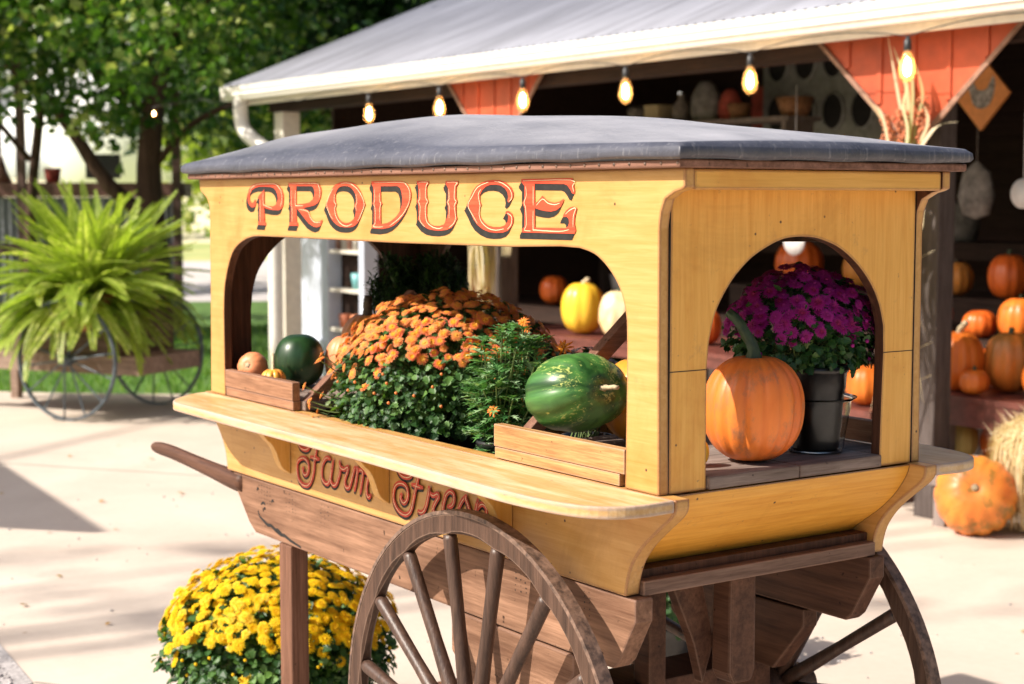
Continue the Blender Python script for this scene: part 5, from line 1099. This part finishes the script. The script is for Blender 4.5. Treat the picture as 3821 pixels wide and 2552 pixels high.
for lb, x_, y_, z_, r_ in (('round white disc hanging at the right edge of the barn', -1.32,5.0,1.60,.075), ('round white disc seen through the top of the end arch', -2.93,5.0,1.33,.085)):
    o = thing('hanging_disc', lb, 'disc', (x_, y_, z_)); mb = MB(); mb.lathe([(.001,-.006),(r_,-.006),(r_,.006),(.001,.006)], 32, M=Matrix.Rotation(PI/2,4,'X')); mb.build('disc', M_disk, o)
    mb = MB(); mb.tube([(0,0,r_),(0,0,.9)], .003, 5); mb.build('cord', M_disk, o)
M_galv = plain('galvanised_bucket', (.26,.26,.28), .4, .6, nz=.1)
bk = thing('bucket', 'grey metal bucket with handle standing behind the middle table', 'bucket', (-6.1,6.3,.702)); mb = MB(); mb.lathe([(.001,0),(.10,0),(.14,.27),(.145,.28),(.132,.275),(.095,.01),(.001,.01)], 28); mb.build('pail', M_galv, bk)
mb = MB(); mb.tube([(.14*math.cos(a), 0, .27+.15*math.sin(a)) for a in [PI*q/12 for q in range(13)]], .005, 6); mb.build('handle', M_galv, bk)

M_bask = plain('woven_basket', (.32,.15,.07), .8, nz=.3, scale=50, bmp=.8); M_dull = plain('dusty_jug', (.20,.17,.15), .6, nz=.2)
for lb, nm, x_, z_, mt, prof in (
  ('brown basket standing against the lower nesting boxes','basket',-5.10,2.205,M_bask,[(.001,0),(.10,0),(.15,.14),(.14,.14),(.09,.01),(.001,.01)]),
  ('small rusty basket just left of the nesting boxes','basket',-5.72,2.205,M_bask,[(.001,0),(.07,0),(.10,.12),(.09,.12),(.06,.01),(.001,.01)]),
  ('dusty jug on the high wall shelf between box and sack','jug',-6.42,2.205,M_dull,[(.001,0),(.07,0),(.085,.06),(.08,.14),(.03,.19),(.03,.23),(.036,.235),(.001,.235)]),
  ('squat dusty crock at the left end of the high wall shelf','crock',-7.0,2.205,M_dull,[(.001,0),(.08,0),(.09,.12),(.07,.16),(.06,.15),(.001,.15)])):
    o = thing(nm, lb, nm, (x_, 7.12, z_)); mb = MB(); mb.lathe(prof, 20); mb.build('body', mt, o)
hs = thing('hanging_bag', 'grey bag hanging in the dark barn above the right shelves', 'bag', (-2.52,6.1,1.45)); mb = MB(); mb.lathe([(.001,0),(.09,.03),(.12,.14),(.09,.28),(.02,.34),(.001,.35)], 20); mb.v = [(a*1.1, b_*.5, c_) for a, b_, c_ in mb.v]; mb.build('bag', M_gcl, hs)
mb = MB(); mb.tube([(0,0,.34),(0,0,1.2)], .003, 5); mb.build('cord', M_gcl, hs)
for k, (x_, z_, lb) in enumerate(((-8.1,1.55,'faded brown sign board on the barn\'s left inner wall'),(-7.25,1.62,'dull red sign board left of the far brace'))):
    o = thing('wall_board', lb, 'board', (x_, 8.9, z_)); mb = MB(); mb.box(-.22,.22,-.02,.02,.55,1.0); mb.build('panel', (M_bask, M_rcl)[k], o)
rr = random.Random(77)
tb2 = table('display_shelf', 'long dark rear shelf of crocks and gourds near the barn\'s back wall', -8.6, 1.6, 7.9, 8.4, 1.25, .1, .08, M_dkw, M_dkv)
for k, (x_, col_) in enumerate(((-6.9,'grey'),(-6.1,'rust brown'),(-4.9,'dark orange'),(-4.3,'grey white'))):
    o = thing('crock', f'{col_} crock standing in the gloom on the rear shelf', 'crock', (x_, 8.1, 1.252)); mb = MB(); w_ = rr.uniform(.10,.15); mb.lathe([(.001,0),(w_*.8,0),(w_,.12),(w_*.9,.26),(w_*.5,.30),(.001,.30)], 20); mb.build('body', (M_dull, M_bask, O_deep, M_gcl)[k], o)

# ------------------------------------------------------------------ string of bulbs
M_sock = plain('black_socket', (.02,.02,.022), .45); M_wire = plain('black_wire', (.02,.02,.02), .6)
m, nt, b = newmat('bulb_glass'); 
b.inputs['Base Color'].default_value = (.9,.6,.3,1); b.inputs['Roughness'].default_value = .05
_t = nt.nodes.new('ShaderNodeBsdfTransparent'); _t.inputs[0].default_value = (1,.90,.74,1); _m = nt.nodes.new('ShaderNodeMixShader'); _m.inputs[0].default_value = .16
nt.links.new(_t.outputs[0], _m.inputs[1]); nt.links.new(b.outputs[0], _m.inputs[2]); nt.links.new(_m.outputs[0], nt.nodes['Material Output'].inputs[0]); M_glass = m
M_fil = emit('warm_filament', (1,.68,.36), 55)
bx = [(-6.31,'farthest lit bulb, just right of the white corner post'),(-5.36,'second lit bulb from the corner post, left of the red brace'),(-4.39,'lit bulb in front of the left red brace'),(-3.37,'lit bulb midway between the two red braces'),(-2.34,'lit bulb before the nesting boxes'),(-1.28,'nearest and largest lit bulb, before the right red brace')]
gb_, sb2, fb = MB(), MB(), MB()
gb_.lathe([(.013,.0),(.020,-.014),(.034,-.055),(.041,-.090),(.037,-.118),(.022,-.140),(.008,-.148),(.0006,-.149)], 24)
sb2.lathe([(.001,.062),(.008,.062),(.010,.050),(.017,.046),(.0185,.0),(.016,-.004),(.001,-.004)], 20)
fb.lathe([(.0006,-.032),(.010,-.044),(.0155,-.075),(.016,-.098),(.010,-.114),(.0006,-.12)], 12)
me_ = None
for k, (x_, lb) in enumerate(bx):
    sc = 1.0; o = thing('string_light_bulb', lb, 'light bulb', (x_, 4.085, 2.262), group='lit bulbs hanging along the barn gutter')
    if me_ is None:
        g1 = gb_.build('glass', M_glass, o); g2 = sb2.build('socket', M_sock, o); g3 = fb.build('filament', M_fil, o); me_ = (g1, g2, g3)
    else:
        for g in me_: c_ = g.copy(); COL.objects.link(c_); c_.parent = o
pts = []
allx = [-9.41, -8.6, -7.4] + [b_[0] for b_ in bx] + [-.2, .9]
wire = []
for a, c_ in zip(allx[1:], allx[2:]):
    for q in range(8): f = q/8; wire.append((a+(c_-a)*f, 4.085, 2.326 + .05*(1-abs(2*f-1)**2)))
wr = MB(); wr.tube(wire, .0028, 6, cap=False); o = wr.build('light_string_wire', M_wire); tag(o, 'black cable of the bulb string under the gutter', 'cable')
o = thing('string_light_bulb', 'small orange bulb glowing alone among the tree leaves', 'light bulb', (-9.41,3.73,2.34)); o.scale = (.42,.42,.42)
for g in me_: c_ = g.copy(); COL.objects.link(c_); c_.parent = o
wr = MB(); wr.tube([(-9.41,3.73,2.366),(-9.0,4.0,2.42),(-8.6,4.085,2.326)], .004, 6); o = wr.build('light_string_wire', M_wire); tag(o, 'short cable reaching from the gutter to the tree bulb', 'cable')

# ------------------------------------------------------------------ wagon with the big fern
M_wag = wood('wagon_plank', (.20,.135,.10), (.42,.31,.25), 'x', .8); M_wagd = wood('wagon_plank_dark', (.10,.065,.05), (.24,.165,.13), 'x', .8)
M_wheelm = plain('blue_grey_wheel_paint', (.10,.125,.15), .45, .2, nz=.2)
wg = thing('flower_wagon', 'old plank wagon with thin spoked wheels on the left', 'wagon', (-7.9,2.6,0), rotz=math.atan2(.51,.86))
# local frame: x along the wagon (towards the right end), y away; right near corner at (.98,-.40)
inv = wg.matrix_basis.inverted(); A = inv @ Vector((-7.03,2.60,0)); 
ax, ay = A.x, A.y
def wbox(name, x0_, x1_, y0_, y1_, za, zb, mt): mb = MB(); mb.box(x0_, x1_, y0_, y1_, za, zb); return mb.build(name, mt, wg)
wbox('frame_board', ax-1.9, ax, ay, ay+.035, .315, .445, M_wag); wbox('frame_board', ax-1.9, ax, ay+.70, ay+.735, .315, .445, M_wag); wbox('frame_board', ax-.035, ax, ay+.036, ay+.699, .317, .443, M_wag)
for k, (za, zb) in enumerate(((.447,.56),(.566,.66),(.666,.76))):
    wbox('box_board', ax-1.8, ax-.20, ay+.03, ay+.055, za, zb, M_wagd); wbox('box_board', ax-1.8, ax-.20, ay+.66, ay+.685, za, zb, M_wagd); wbox('box_board', ax-.225, ax-.20, ay+.056, ay+.659, za+.001, zb-.001, M_wagd); wbox('box_board', ax-1.8, ax-1.775, ay+.056, ay+.659, za+.001, zb-.001, M_wagd)
wbox('box_floor', ax-1.79, ax-.21, ay+.056, ay+.659, .45, .47, M_wagd)
for dy in (.03, .64): wbox('leg', ax-1.75, ax-1.68, ay+dy, ay+dy+.06, 0, .3149, M_wag)
h1 = inv @ Vector((-7.30,2.17,.42)); h2 = inv @ Vector((-7.90,2.98,.42)); h2.x = h1.x + .02
for hc in (h1, h2):
    mb = MB(); seg = 72; rw = .435
    vs = [];
    for k in range(seg):
        a = 2*PI*k/seg
        for r, y in ((rw,-.014),(rw,.014),(rw-.016,.014),(rw-.016,-.014)): vs.append((hc.x+r*math.cos(a), hc.y+y, .435+r*math.sin(a)))
    mb.add(vs, [(k*4+q, k*4+(q+1)%4, ((k+1)%seg)*4+(q+1)%4, ((k+1)%seg)*4+q) for k in range(seg) for q in range(4)]); rim = mb.build('wheel', M_wheelm, wg)
    mb = MB(); mb.lathe([(.001,-.09),(.022,-.09),(.026,-.06),(.042,-.04),(.042,.04),(.024,.07),(.001,.07)], 20, M=Matrix.Translation((hc.x,hc.y,.435)) @ Matrix.Rotation(PI/2,4,'X')); mb.build('hub', M_wheelm, rim)
    for k in range(14):
        a = 2*PI*k/14 + .15; mb = MB(); mb.tube([(hc.x+.03*math.cos(a),hc.y+(.02 if k%2 else -.02),.435+.03*math.sin(a)),(hc.x+(rw-.01)*math.cos(a),hc.y,.435+(rw-.01)*math.sin(a))], .0065, 6, cap=False); mb.build('spoke', M_wheelm, rim)
mb = MB(); mb.tube([(h1.x,h1.y,.435),(h1.x,h2.y,.435)], .014, 8); mb.build('axle', M_wheelm, wg)
# fern
fn = thing('boston_fern', 'enormous bright yellow green fern spilling over the wagon', 'fern', (-7.62,2.47,.62)); rr = random.Random(51); lf = MB(); st = MB()
mb = MB(); mb.lathe([(.001,0),(.20,0),(.26,.26),(.24,.26),(.18,.02),(.001,.02)], 24); mb.build('pot', M_terra, fn)
lf.rad = []
for k in range(340):
    fv = rr.random(); a = rr.uniform(0, 2*PI); el = .02 + 1.36*rr.random()**1.25; l = rr.uniform(.66, .95)*(1.0 if el > 1 else 1.0)
    hx, hy = math.cos(a), math.sin(a); p = Vector((rr.uniform(-.14,.14), rr.uniform(-.14,.14), .24)); v = Vector((hx*math.cos(el), hy*math.cos(el), math.sin(el))); pts = [p]; n = 16; droop = rr.uniform(.40, 1.0)*(1.05-.7*el/1.4)
    lat = Vector((-hy, hx, 0))*rr.uniform(-.07,.07); kick = rr.uniform(.0,.10)
    for q in range(n):
        v = (v + lat + Vector((0,0,-droop*.085*(1+q*.06) + (kick if q > 11 else 0)))).normalized(); p = p + v*(l/n); pts.append(p)
    st.tube([tuple(q) for q in pts], .003, 4, cap=False)
    sd = Vector((-hy, hx, 0)); tw = rr.uniform(-.5,.5)
    for q in range(2, n+1):
        for h_ in (0, .33, .66):
            if q == n and h_: continue
            pp = pts[q].lerp(pts[min(q+1, n)], h_); f = (q+h_)/n; tn = (pts[min(q, n)]-pts[q-1]).normalized(); wl = .052*math.sin(PI*min(1, f*.82+.14))**.7 + .008
            for sg in (-1, 1):
                dd = (sd*sg*math.cos(tw) + Vector((0,0,sg*math.sin(tw))) + tn*.35 + Vector((0,0,.12))).normalized()
                ww = tn*.020
                lf.add([pp-ww*.5, pp+dd*wl*.5+ww*.5-Vector((0,0,.002)), pp+dd*wl, pp+dd*wl*.5-ww*.6], [(0,1,2,3)]); lf.rad += [fv]*4
st.build('rachis', L_fern, fn); lf.build('fronds', L_fern, fn)

# ------------------------------------------------------------------ pavilion wall behind
pv = thing('pavilion', 'dark open pavilion counter with corrugated metal front behind the fern', 'pavilion', (-18,7.5,0))
vdir = Vector((-.82,.57,0)); right = Vector((.57,.82,0)); O = Vector((-14.6,4.6,0))     # points along the counter
Mp = Matrix.Translation(O) @ Matrix.Rotation(math.atan2(right.y, right.x), 4, 'Z')
M_brn = plain('brown_counter_board', (.14,.06,.045), .6, nz=.2); M_corr = plain('corrugated_metal', (.20,.21,.24), .4, .4, nz=.1); M_dkp = plain('dark_pavilion_post', (.10,.05,.04), .7)
def pbox(name, x0_, x1_, y0_, y1_, za, zb, mt): mb = MB(); mb.box(x0_, x1_, y0_, y1_, za, zb, M=Mp); return wpart(pv, mb, name, mt)
pbox('counter_board', -3.2, 1.55, -.1, .35, 1.60, 1.76, M_brn)
mb = MB(); n = 260; vs = []
for k in range(n+1):
    x = -3.15 + 4.6*k/n; vs += [Mp @ Vector((x, .0+.012*math.sin(2*PI*x/.09), .05)), Mp @ Vector((x, .0+.012*math.sin(2*PI*x/.09), 1.595))]
mb.add(vs, [(2*k, 2*k+2, 2*k+3, 2*k+1) for k in range(n)], 0, True); wpart(pv, mb, 'metal_front', M_corr)
for x_ in (-3.0, -.30, 1.48): pbox('post', x_-.045, x_+.045, -.2, -.11, 0, 3.6, M_dkp)
pbox('roof_beam', -3.4, 1.8, -.25, .1, 3.6, 3.85, M_dkp); pbox('low_beam', -3.1, 1.44, -.15, -.11, .95, 1.05, M_dkp)
rp = thing('red_pot', 'small dark red pot standing on the pavilion counter', 'pot', tuple(Mp @ Vector((-.02,.12,1.762)))); mb = MB(); mb.lathe([(.001,0),(.075,0),(.10,.17),(.09,.17),(.07,.02),(.001,.02)], 20); mb.build('bowl', M_rcl, rp)
sc_ = thing('black_screen', 'black monitor screen on the pavilion counter', 'screen', tuple(Mp @ Vector((.57,.12,1.762))), rotz=math.atan2(right.y, right.x)); mb = MB(); mb.box(-.20,.20,-.02,.02,.05,.33); mb.build('panel', M_sock, sc_); mb = MB(); mb.box(-.06,.06,-.03,.03,0,.049); mb.build('stand', M_sock, sc_)
cn = thing('dark_cone', 'dark grey pointed garden ornament on the counter\'s left end', 'ornament', tuple(Mp @ Vector((-.62,.12,1.762)))); mb = MB(); mb.lathe([(.001,0),(.13,0),(.07,.14),(.025,.30),(.001,.34)], 16); mb.build('body', M_jar, cn)
M_chair = plain('blue_grey_chair_paint', (.36,.42,.50), .5)
ch_ = thing('garden_chair', 'blue grey garden chair standing before the pavilion', 'chair', tuple(Mp @ Vector((1.25,-.75,0))), rotz=math.atan2(right.y, right.x)+.2)
mb = MB(); mb.box(-.24,.24,-.22,.22,.42,.45); mb.build('seat', M_chair, ch_); 
mb = MB()
for k in range(5): mb.box(-.22+.092*k,-.16+.092*k,.20,.22,.46,1.0)
mb.box(-.24,.24,.195,.225,1.0,1.06); mb.build('backrest', M_chair, ch_)
for a in (-.22,.18):
    for b_ in (-.21,.17): mb = MB(); mb.box(a,a+.04,b_,b_+.04,0,.419); mb.build('leg', M_chair, ch_)

# ------------------------------------------------------------------ trees
M_bark = wood('tree_bark', (.045,.025,.018), (.13,.075,.055), 'z', .9, sc=.5, bmp=.8)
T_map = leafmat('maple_leaf', (.014,.052,.007), (.075,.165,.016), (.58,.60,.22), .42, .28, attr=.55)  # palest stop paints sunlit leaf highlights into the colour
T_dark = leafmat('shade_tree_leaf', (.010,.032,.009), (.025,.07,.014), (.09,.19,.03), .35, .45, attr=.5)
T_yel = leafmat('yellow_green_leaf', (.12,.20,.03), (.26,.34,.06), (.44,.46,.14), .5, .5)
MAP = [(0,0),(.16,.10),(.46,.22),(.30,.40),(.50,.66),(.20,.66),(0,1),(-.20,.66),(-.50,.66),(-.30,.40),(-.46,.22),(-.16,.10)]
def tree(label, base, trunk, clumps, lmat, lsize, per, seed, cat='tree', shape=MAP, group=None, name='tree', spread=.36):
    """trunk: list of limb polylines (pts, r0, r1) ; clumps: (centre, radius) that leaves are scattered over"""
    rr = random.Random(seed); root = thing(name, label, cat, base, group=group); inv = Vector(base)
    mb = MB()
    for pts, r0_, r1_ in trunk:
        q = smooth_pts(pts, 4); n = len(q); mb.tube(q, [r0_ + (r1_-r0_)*i/(n-1) for i in range(n)], 10)
    wpart(root, mb, 'trunk', M_bark)
    lf = MB(); lf.rad = []
    for c, r in clumps:
        c = Vector(c); sub_ = [(c + rand_dir(rr)*r*rr.uniform(.3, 1.0), rr.random()**1.6) for _ in range(7)]
        for k in range(int(per*r*r)):
            sc_v = rr.choice(sub_); p = sc_v[0] + Vector((rr.gauss(0, spread), rr.gauss(0, spread), rr.gauss(0, spread*.7)))*r
            dd = rand_dir(rr, -.9, .4); leaf(lf, p, dd, rand_dir(rr, .1, 1), lsize*rr.uniform(.5, 1.3), shape, .2); lf.rad += [sc_v[1]]*(len(lf.v)-len(lf.rad))
    wpart(root, lf, 'crown', lmat)
    return root
rr = random.Random(61)
def P(depth, right_, z):   # a point so many metres ahead of the viewpoint and to its right
    f = Vector((-.8223,.5690,0)); r_ = Vector((.5690,.8223,0)); p = Vector((3.955,-1.773,0)) + f*depth + r_*right_; return (p.x, p.y, z)
# main maple: leaning trunk and low limbs
b0 = P(16.5,-3.62,0)
tr = [([b0, P(16.5,-3.62,1.0), P(16.5,-3.66,1.9), P(16.4,-3.5,3.0), P(16.4,-3.2,4.6), P(16.4,-3.1,6.2)], .17, .06),
      ([P(16.5,-3.66,1.35), P(16.3,-4.05,1.75), P(16.2,-4.35,2.25), P(16.1,-4.75,2.75), P(16,-5.4,3.2)], .085, .04),
      ([P(16.5,-3.6,1.9), P(16.3,-3.2,2.3), P(16.1,-2.6,2.55), P(16,-1.8,2.7)], .04, .02),
      ([P(16.5,-3.6,2.4), P(16.9,-4.6,3.2), P(17,-5.6,4.2)], .05, .02), ([P(16.4,-3.4,3.2), P(15.6,-2.4,3.9), P(15.2,-1.6,4.6)], .06, .02)]
cl = []
for k in range(72):
    a = rr.uniform(-6.4,-2.6); z = rr.uniform(2.9, 6.2); cl.append((P(rr.uniform(14.6,18.6), a, z), rr.uniform(.45,.8)))
for k in range(5): cl.append((P(rr.uniform(15,18), rr.uniform(-5.8,-1.4), rr.uniform(2.45,2.85)), rr.uniform(.28,.45)))
for r_, z in ((-2.7,2.35),(-2.4,2.5),(-2.2,2.2),(-1.7,2.45),(-1.5,2.9),(-5.6,2.3),(-5.2,2.55),(-6.1,2.2),(-6.3,2.5),(-4.6,2.65),(-3.9,2.5),(-3.3,2.35)): cl.append((P(rr.uniform(15.4,17), r_, z), rr.uniform(.28,.4)))
for dd_, r_, z in ((13.6,-3.25,3.1),(13.4,-3.1,2.8),(13.7,-2.75,2.7),(14.6,-2.55,2.75),(14.6,-2.45,3.1),(14.9,-2.35,2.95),(13.8,-3.6,2.9),(13.5,-3.9,3.1)): cl.append((P(dd_, r_, z), .3))
tree('big maple with leaning trunk and sunlit leaves, left of the barn', b0, tr, cl, T_map, .098, 760, 71)
# its neighbour at the left edge
b1 = P(18,-5.35,0)
tr = [([b1, P(18,-5.3,1.5), P(17.9,-5.1,3.0), P(17.8,-5.0,5.0)], .065, .04), ([P(18,-5.3,2.0), P(17.7,-5.7,2.6), P(17.6,-6.1,3.2)], .035, .02)]
cl = [(P(rr.uniform(17.5,21), rr.uniform(-8.0,-4.4), rr.uniform(3.2,6.6)), rr.uniform(.5,.85)) for _ in range(34)]
tree('slimmer tree with a thin dark trunk at the left edge', b1, tr, cl, T_map, .12, 480, 72)
# dark tree behind the barn's left end
b2 = P(24,-2.2,0)
tr = [([b2, P(24,-2.2,2.5), P(24,-2.0,5), P(24,-1.6,8)], .22, .08), ([P(24,-2.2,2.4), P(24,-3.1,3.2), P(24,-3.9,4.0)], .09,.04)]
cl = [(P(rr.uniform(22,27), rr.uniform(-5.2,1.8), rr.uniform(3.4,6.4)), rr.uniform(.8,1.3)) for _ in range(90)]
tree('tall dark green tree rising behind the barn roof', b2, tr, cl, T_dark, .19, 330, 73)
b3 = P(27,-8.6,0)
tr = [([b3, P(27,-8.6,3), P(27,-8.4,7)], .25, .1)]
cl = [(P(rr.uniform(25.5,29), rr.uniform(-11.5,-4.8), rr.uniform(4.4,7.6)), rr.uniform(.7,1.1)) for _ in range(30)]
tree('broad dark tree far behind the maple at the upper left', b3, tr, cl, T_dark, .22, 260, 74)
# bright yellow green tree between maple and barn
b4 = P(34,-4.9,0)
tr = [([b4, P(34,-4.9,2), P(34,-4.7,4.5)], .2, .08), ([P(34,-4.9,1.5), P(34,-4.2,2.6)], .08, .04)]
cl = [(P(rr.uniform(32,36), rr.uniform(-6.6,-2.6), rr.uniform(1.6,4.6)), rr.uniform(.7,1.1)) for _ in range(24)]
tree('sunlit yellow green tree glimpsed beside the barn corner', b4, tr, cl, T_yel, .24, 240, 75)
for k, (dp_, rt_, h_) in enumerate(((60,-20,1.7),(64,-15,1.5),(58,-8,1.8))):
    bb = P(dp_, rt_, 0); cl = [(P(dp_+rr.uniform(-2,2), rt_+rr.uniform(-2.2,2.2), rr.uniform(.5, h_)), rr.uniform(.5,.8)) for _ in range(10)]
    tree(('pale far tree at the left edge of the field','low pale far tree in mid field','rounded far tree behind the leaning limb')[k], bb, [([bb, P(dp_, rt_, 1.5), P(dp_, rt_, h_)], .2, .08)], cl, T_yel, .35, 110, 80+k, group='far trees across the field')
# low rise of dry field
mb = MB(); n = 40; vs = []
for i in range(n+1):
    rt_ = -60 + 90*i/n
    for dp_, z in ((60,-.03),(80,.5+.3*math.sin(i*.4)),(110,2.0+.6*math.sin(i*.23)),(140,2.9+.7*math.sin(i*.31))): vs.append(P(dp_, rt_, z))
mb.add(vs, [(i*4+j, (i+1)*4+j, (i+1)*4+j+1, i*4+j+1) for i in range(n) for j in range(3)], 0, True)
o = mb.build('hill', plain('straw_field_hill', (.74,.66,.42), .9, nz=.15, scale=.1)); struct(o)

SUN = Vector((-.3,-1,.925)).normalized()
b9 = (-5.5,-15.5,0); cl = []
def sunpt(x, y, z, h): s2 = (h-z)/SUN.z; return (x + SUN.x*s2, y + SUN.y*s2, h)
rr = random.Random(90)
for (x, y, z, n_) in ((-2.9,.35,0,1),(-2.2,.5,0,1),(-1.7,.62,0,1),(-2.6,1.25,0,1),(-.1,3.6,0,1),(-.4,3.15,0,1),(-1.25,4.8,.55,3),(-1.7,4.9,.55,3),(-1.0,4.4,.25,1),(-8.6,4.4,1.4,2),(-7.6,2.5,1.0,1)):
    for k in range(n_): cl.append((sunpt(x+rr.uniform(-.25,.25), y+rr.uniform(-.08,.08), z, rr.uniform(12.5,15)), rr.uniform(.22,.34)))
tr = [([b9, (-5.4,-15.4,5), (-5.2,-15.0,9), (-5.0,-14.2,13)], .3, .1)] + [([(-5.3,-15.1,8+.4*i), tuple(Vector((-5.3,-15.1,8+.4*i)).lerp(Vector(c[0]), .5)), c[0]], .06, .015) for i, c in enumerate(cl[::3])]
tree('tall tree behind the viewpoint whose high limbs dapple the yard', b9, tr, cl, T_map, .11, 380, 91)

# added bank of white blobs so the low sky shows bright through gaps
mb = MB(); rr = random.Random(101)
for k in range(120):
    rt_ = rr.uniform(-190, 60); z = rr.uniform(2, 14) if k % 3 else rr.uniform(14, 75); q = rr.uniform(16, 30)
    if k < 30: rt_ = -190 + 8.4*k; z = 6; q = 22
    x_, y_, _ = P(rr.uniform(330, 380), rt_, 0); qf = q*rr.uniform(.6,.85)
    mb.lathe([(.01,-qf),(q*.5,-qf*.86),(q*.86,-qf*.5),(q,0),(q*.86,qf*.5),(q*.5,qf*.86),(.01,qf)], 14, M=Matrix.Translation((x_, y_, z)))
m_, nt_, b_c = newmat('added_sky_white'); b_c.inputs['Base Color'].default_value = (.93,.93,.95,1); b_c.inputs['Roughness'].default_value = 1; b_c.inputs['Specular IOR Level'].default_value = 0
struct(mb.build('added_sky_blobs', m_))

# unseen shed roof, added at left and shaped to cast the long pointed shade; a high limb dapples the yard
def cast(x, y, h): s2 = h/SUN.z; return (x + SUN.x*s2, y + SUN.y*s2, h)
shed = thing('unseen_shed', 'unseen shed roof out of view to the left, shaped to cast the pointed shade', 'shed', cast(-5.2,.9,0)[:2]+(0,))
pk = cast(-3.39,.98,3.1); a1 = cast(-5.74,1.20,2.6); a2 = cast(-3.44,.48,3.0); a3 = cast(-9.5,1.6,2.4); a4 = cast(-9.5,.2,2.3)
mb = MB(); mb.add([pk, a1, a3, a4, cast(-4.4,.35,2.95), cast(-3.9,.52,3.0)] + [(q[0], q[1], q[2]-.06) for q in (pk, a1, a3, a4, cast(-4.4,.35,2.95), cast(-3.9,.52,3.0))], [(0,1,2,3,4,5),(11,10,9,8,7,6)] + [(i,(i+6),((i+1)%6)+6,(i+1)%6) for i in range(6)])
wpart(shed, mb, 'roof', M_roof)
for q in (cast(-4.6,.9,0), cast(-9.2,1.4,0), cast(-9.2,.4,0)):
    hh = 2.35; mb = MB(); h3 = cast(0,0,2.6); mb.box(q[0]-.05+h3[0], q[0]+.05+h3[0], q[1]-.05+h3[1], q[1]+.05+h3[1], 0, 2.40); wpart(shed, mb, 'post', M_gpost)

# ------------------------------------------------------------------ light, sky, camera
w = bpy.data.worlds.new('World'); scene.world = w; w.use_nodes = True; nt = w.node_tree
sky = nt.nodes.new('ShaderNodeTexSky'); sky.sky_type = 'NISHITA'; sky.sun_disc = False
sky.sun_elevation = math.asin(SUN.z); sky.sun_rotation = math.atan2(SUN.x, SUN.y) % (2*PI); sky.air_density = 1.0; sky.dust_density = 4.5; sky.ozone_density = 1.0
nt.links.new(sky.outputs[0], nt.nodes['Background'].inputs[0]); nt.nodes['Background'].inputs[1].default_value = .095
ld = bpy.data.lights.new('sun', 'SUN'); ld.energy = 4.9; ld.angle = math.radians(.53); ld.color = (1,.93,.82)
lo_ = bpy.data.objects.new('sun', ld); COL.objects.link(lo_); lo_.rotation_euler = SUN.to_track_quat('Z', 'Y').to_euler(); lo_.location = (0,-10,12)
cd = bpy.data.cameras.new('camera'); cam = bpy.data.objects.new('camera', cd); COL.objects.link(cam); scene.camera = cam
cam.location = (3.95542,-1.77282,1.57222)
yaw, pit = 2.5361, .0876
fwd = Vector((math.cos(pit)*math.cos(yaw), math.cos(pit)*math.sin(yaw), -math.sin(pit)))
cam.rotation_euler = fwd.to_track_quat('-Z', 'Y').to_euler()
cd.sensor_width = 36; cd.lens = 36*3728.6/2348; cd.clip_start = .05; cd.clip_end = 1200
cd.dof.use_dof = True; cd.dof.focus_distance = 3.05; cd.dof.aperture_fstop = 5.2; cd.dof.aperture_blades = 0
scene.view_settings.view_transform = 'Standard'; scene.view_settings.look = 'None'; scene.view_settings.exposure = .66; scene.view_settings.gamma = 1
scene.render.engine = 'CYCLES'
scene.cycles.max_bounces = 8; scene.cycles.transmission_bounces = 6; scene.cycles.transparent_max_bounces = 8
scene.cycles.caustics_reflective = False; scene.cycles.caustics_refractive = False
scene.render.resolution_x = 1024; scene.render.resolution_y = 684
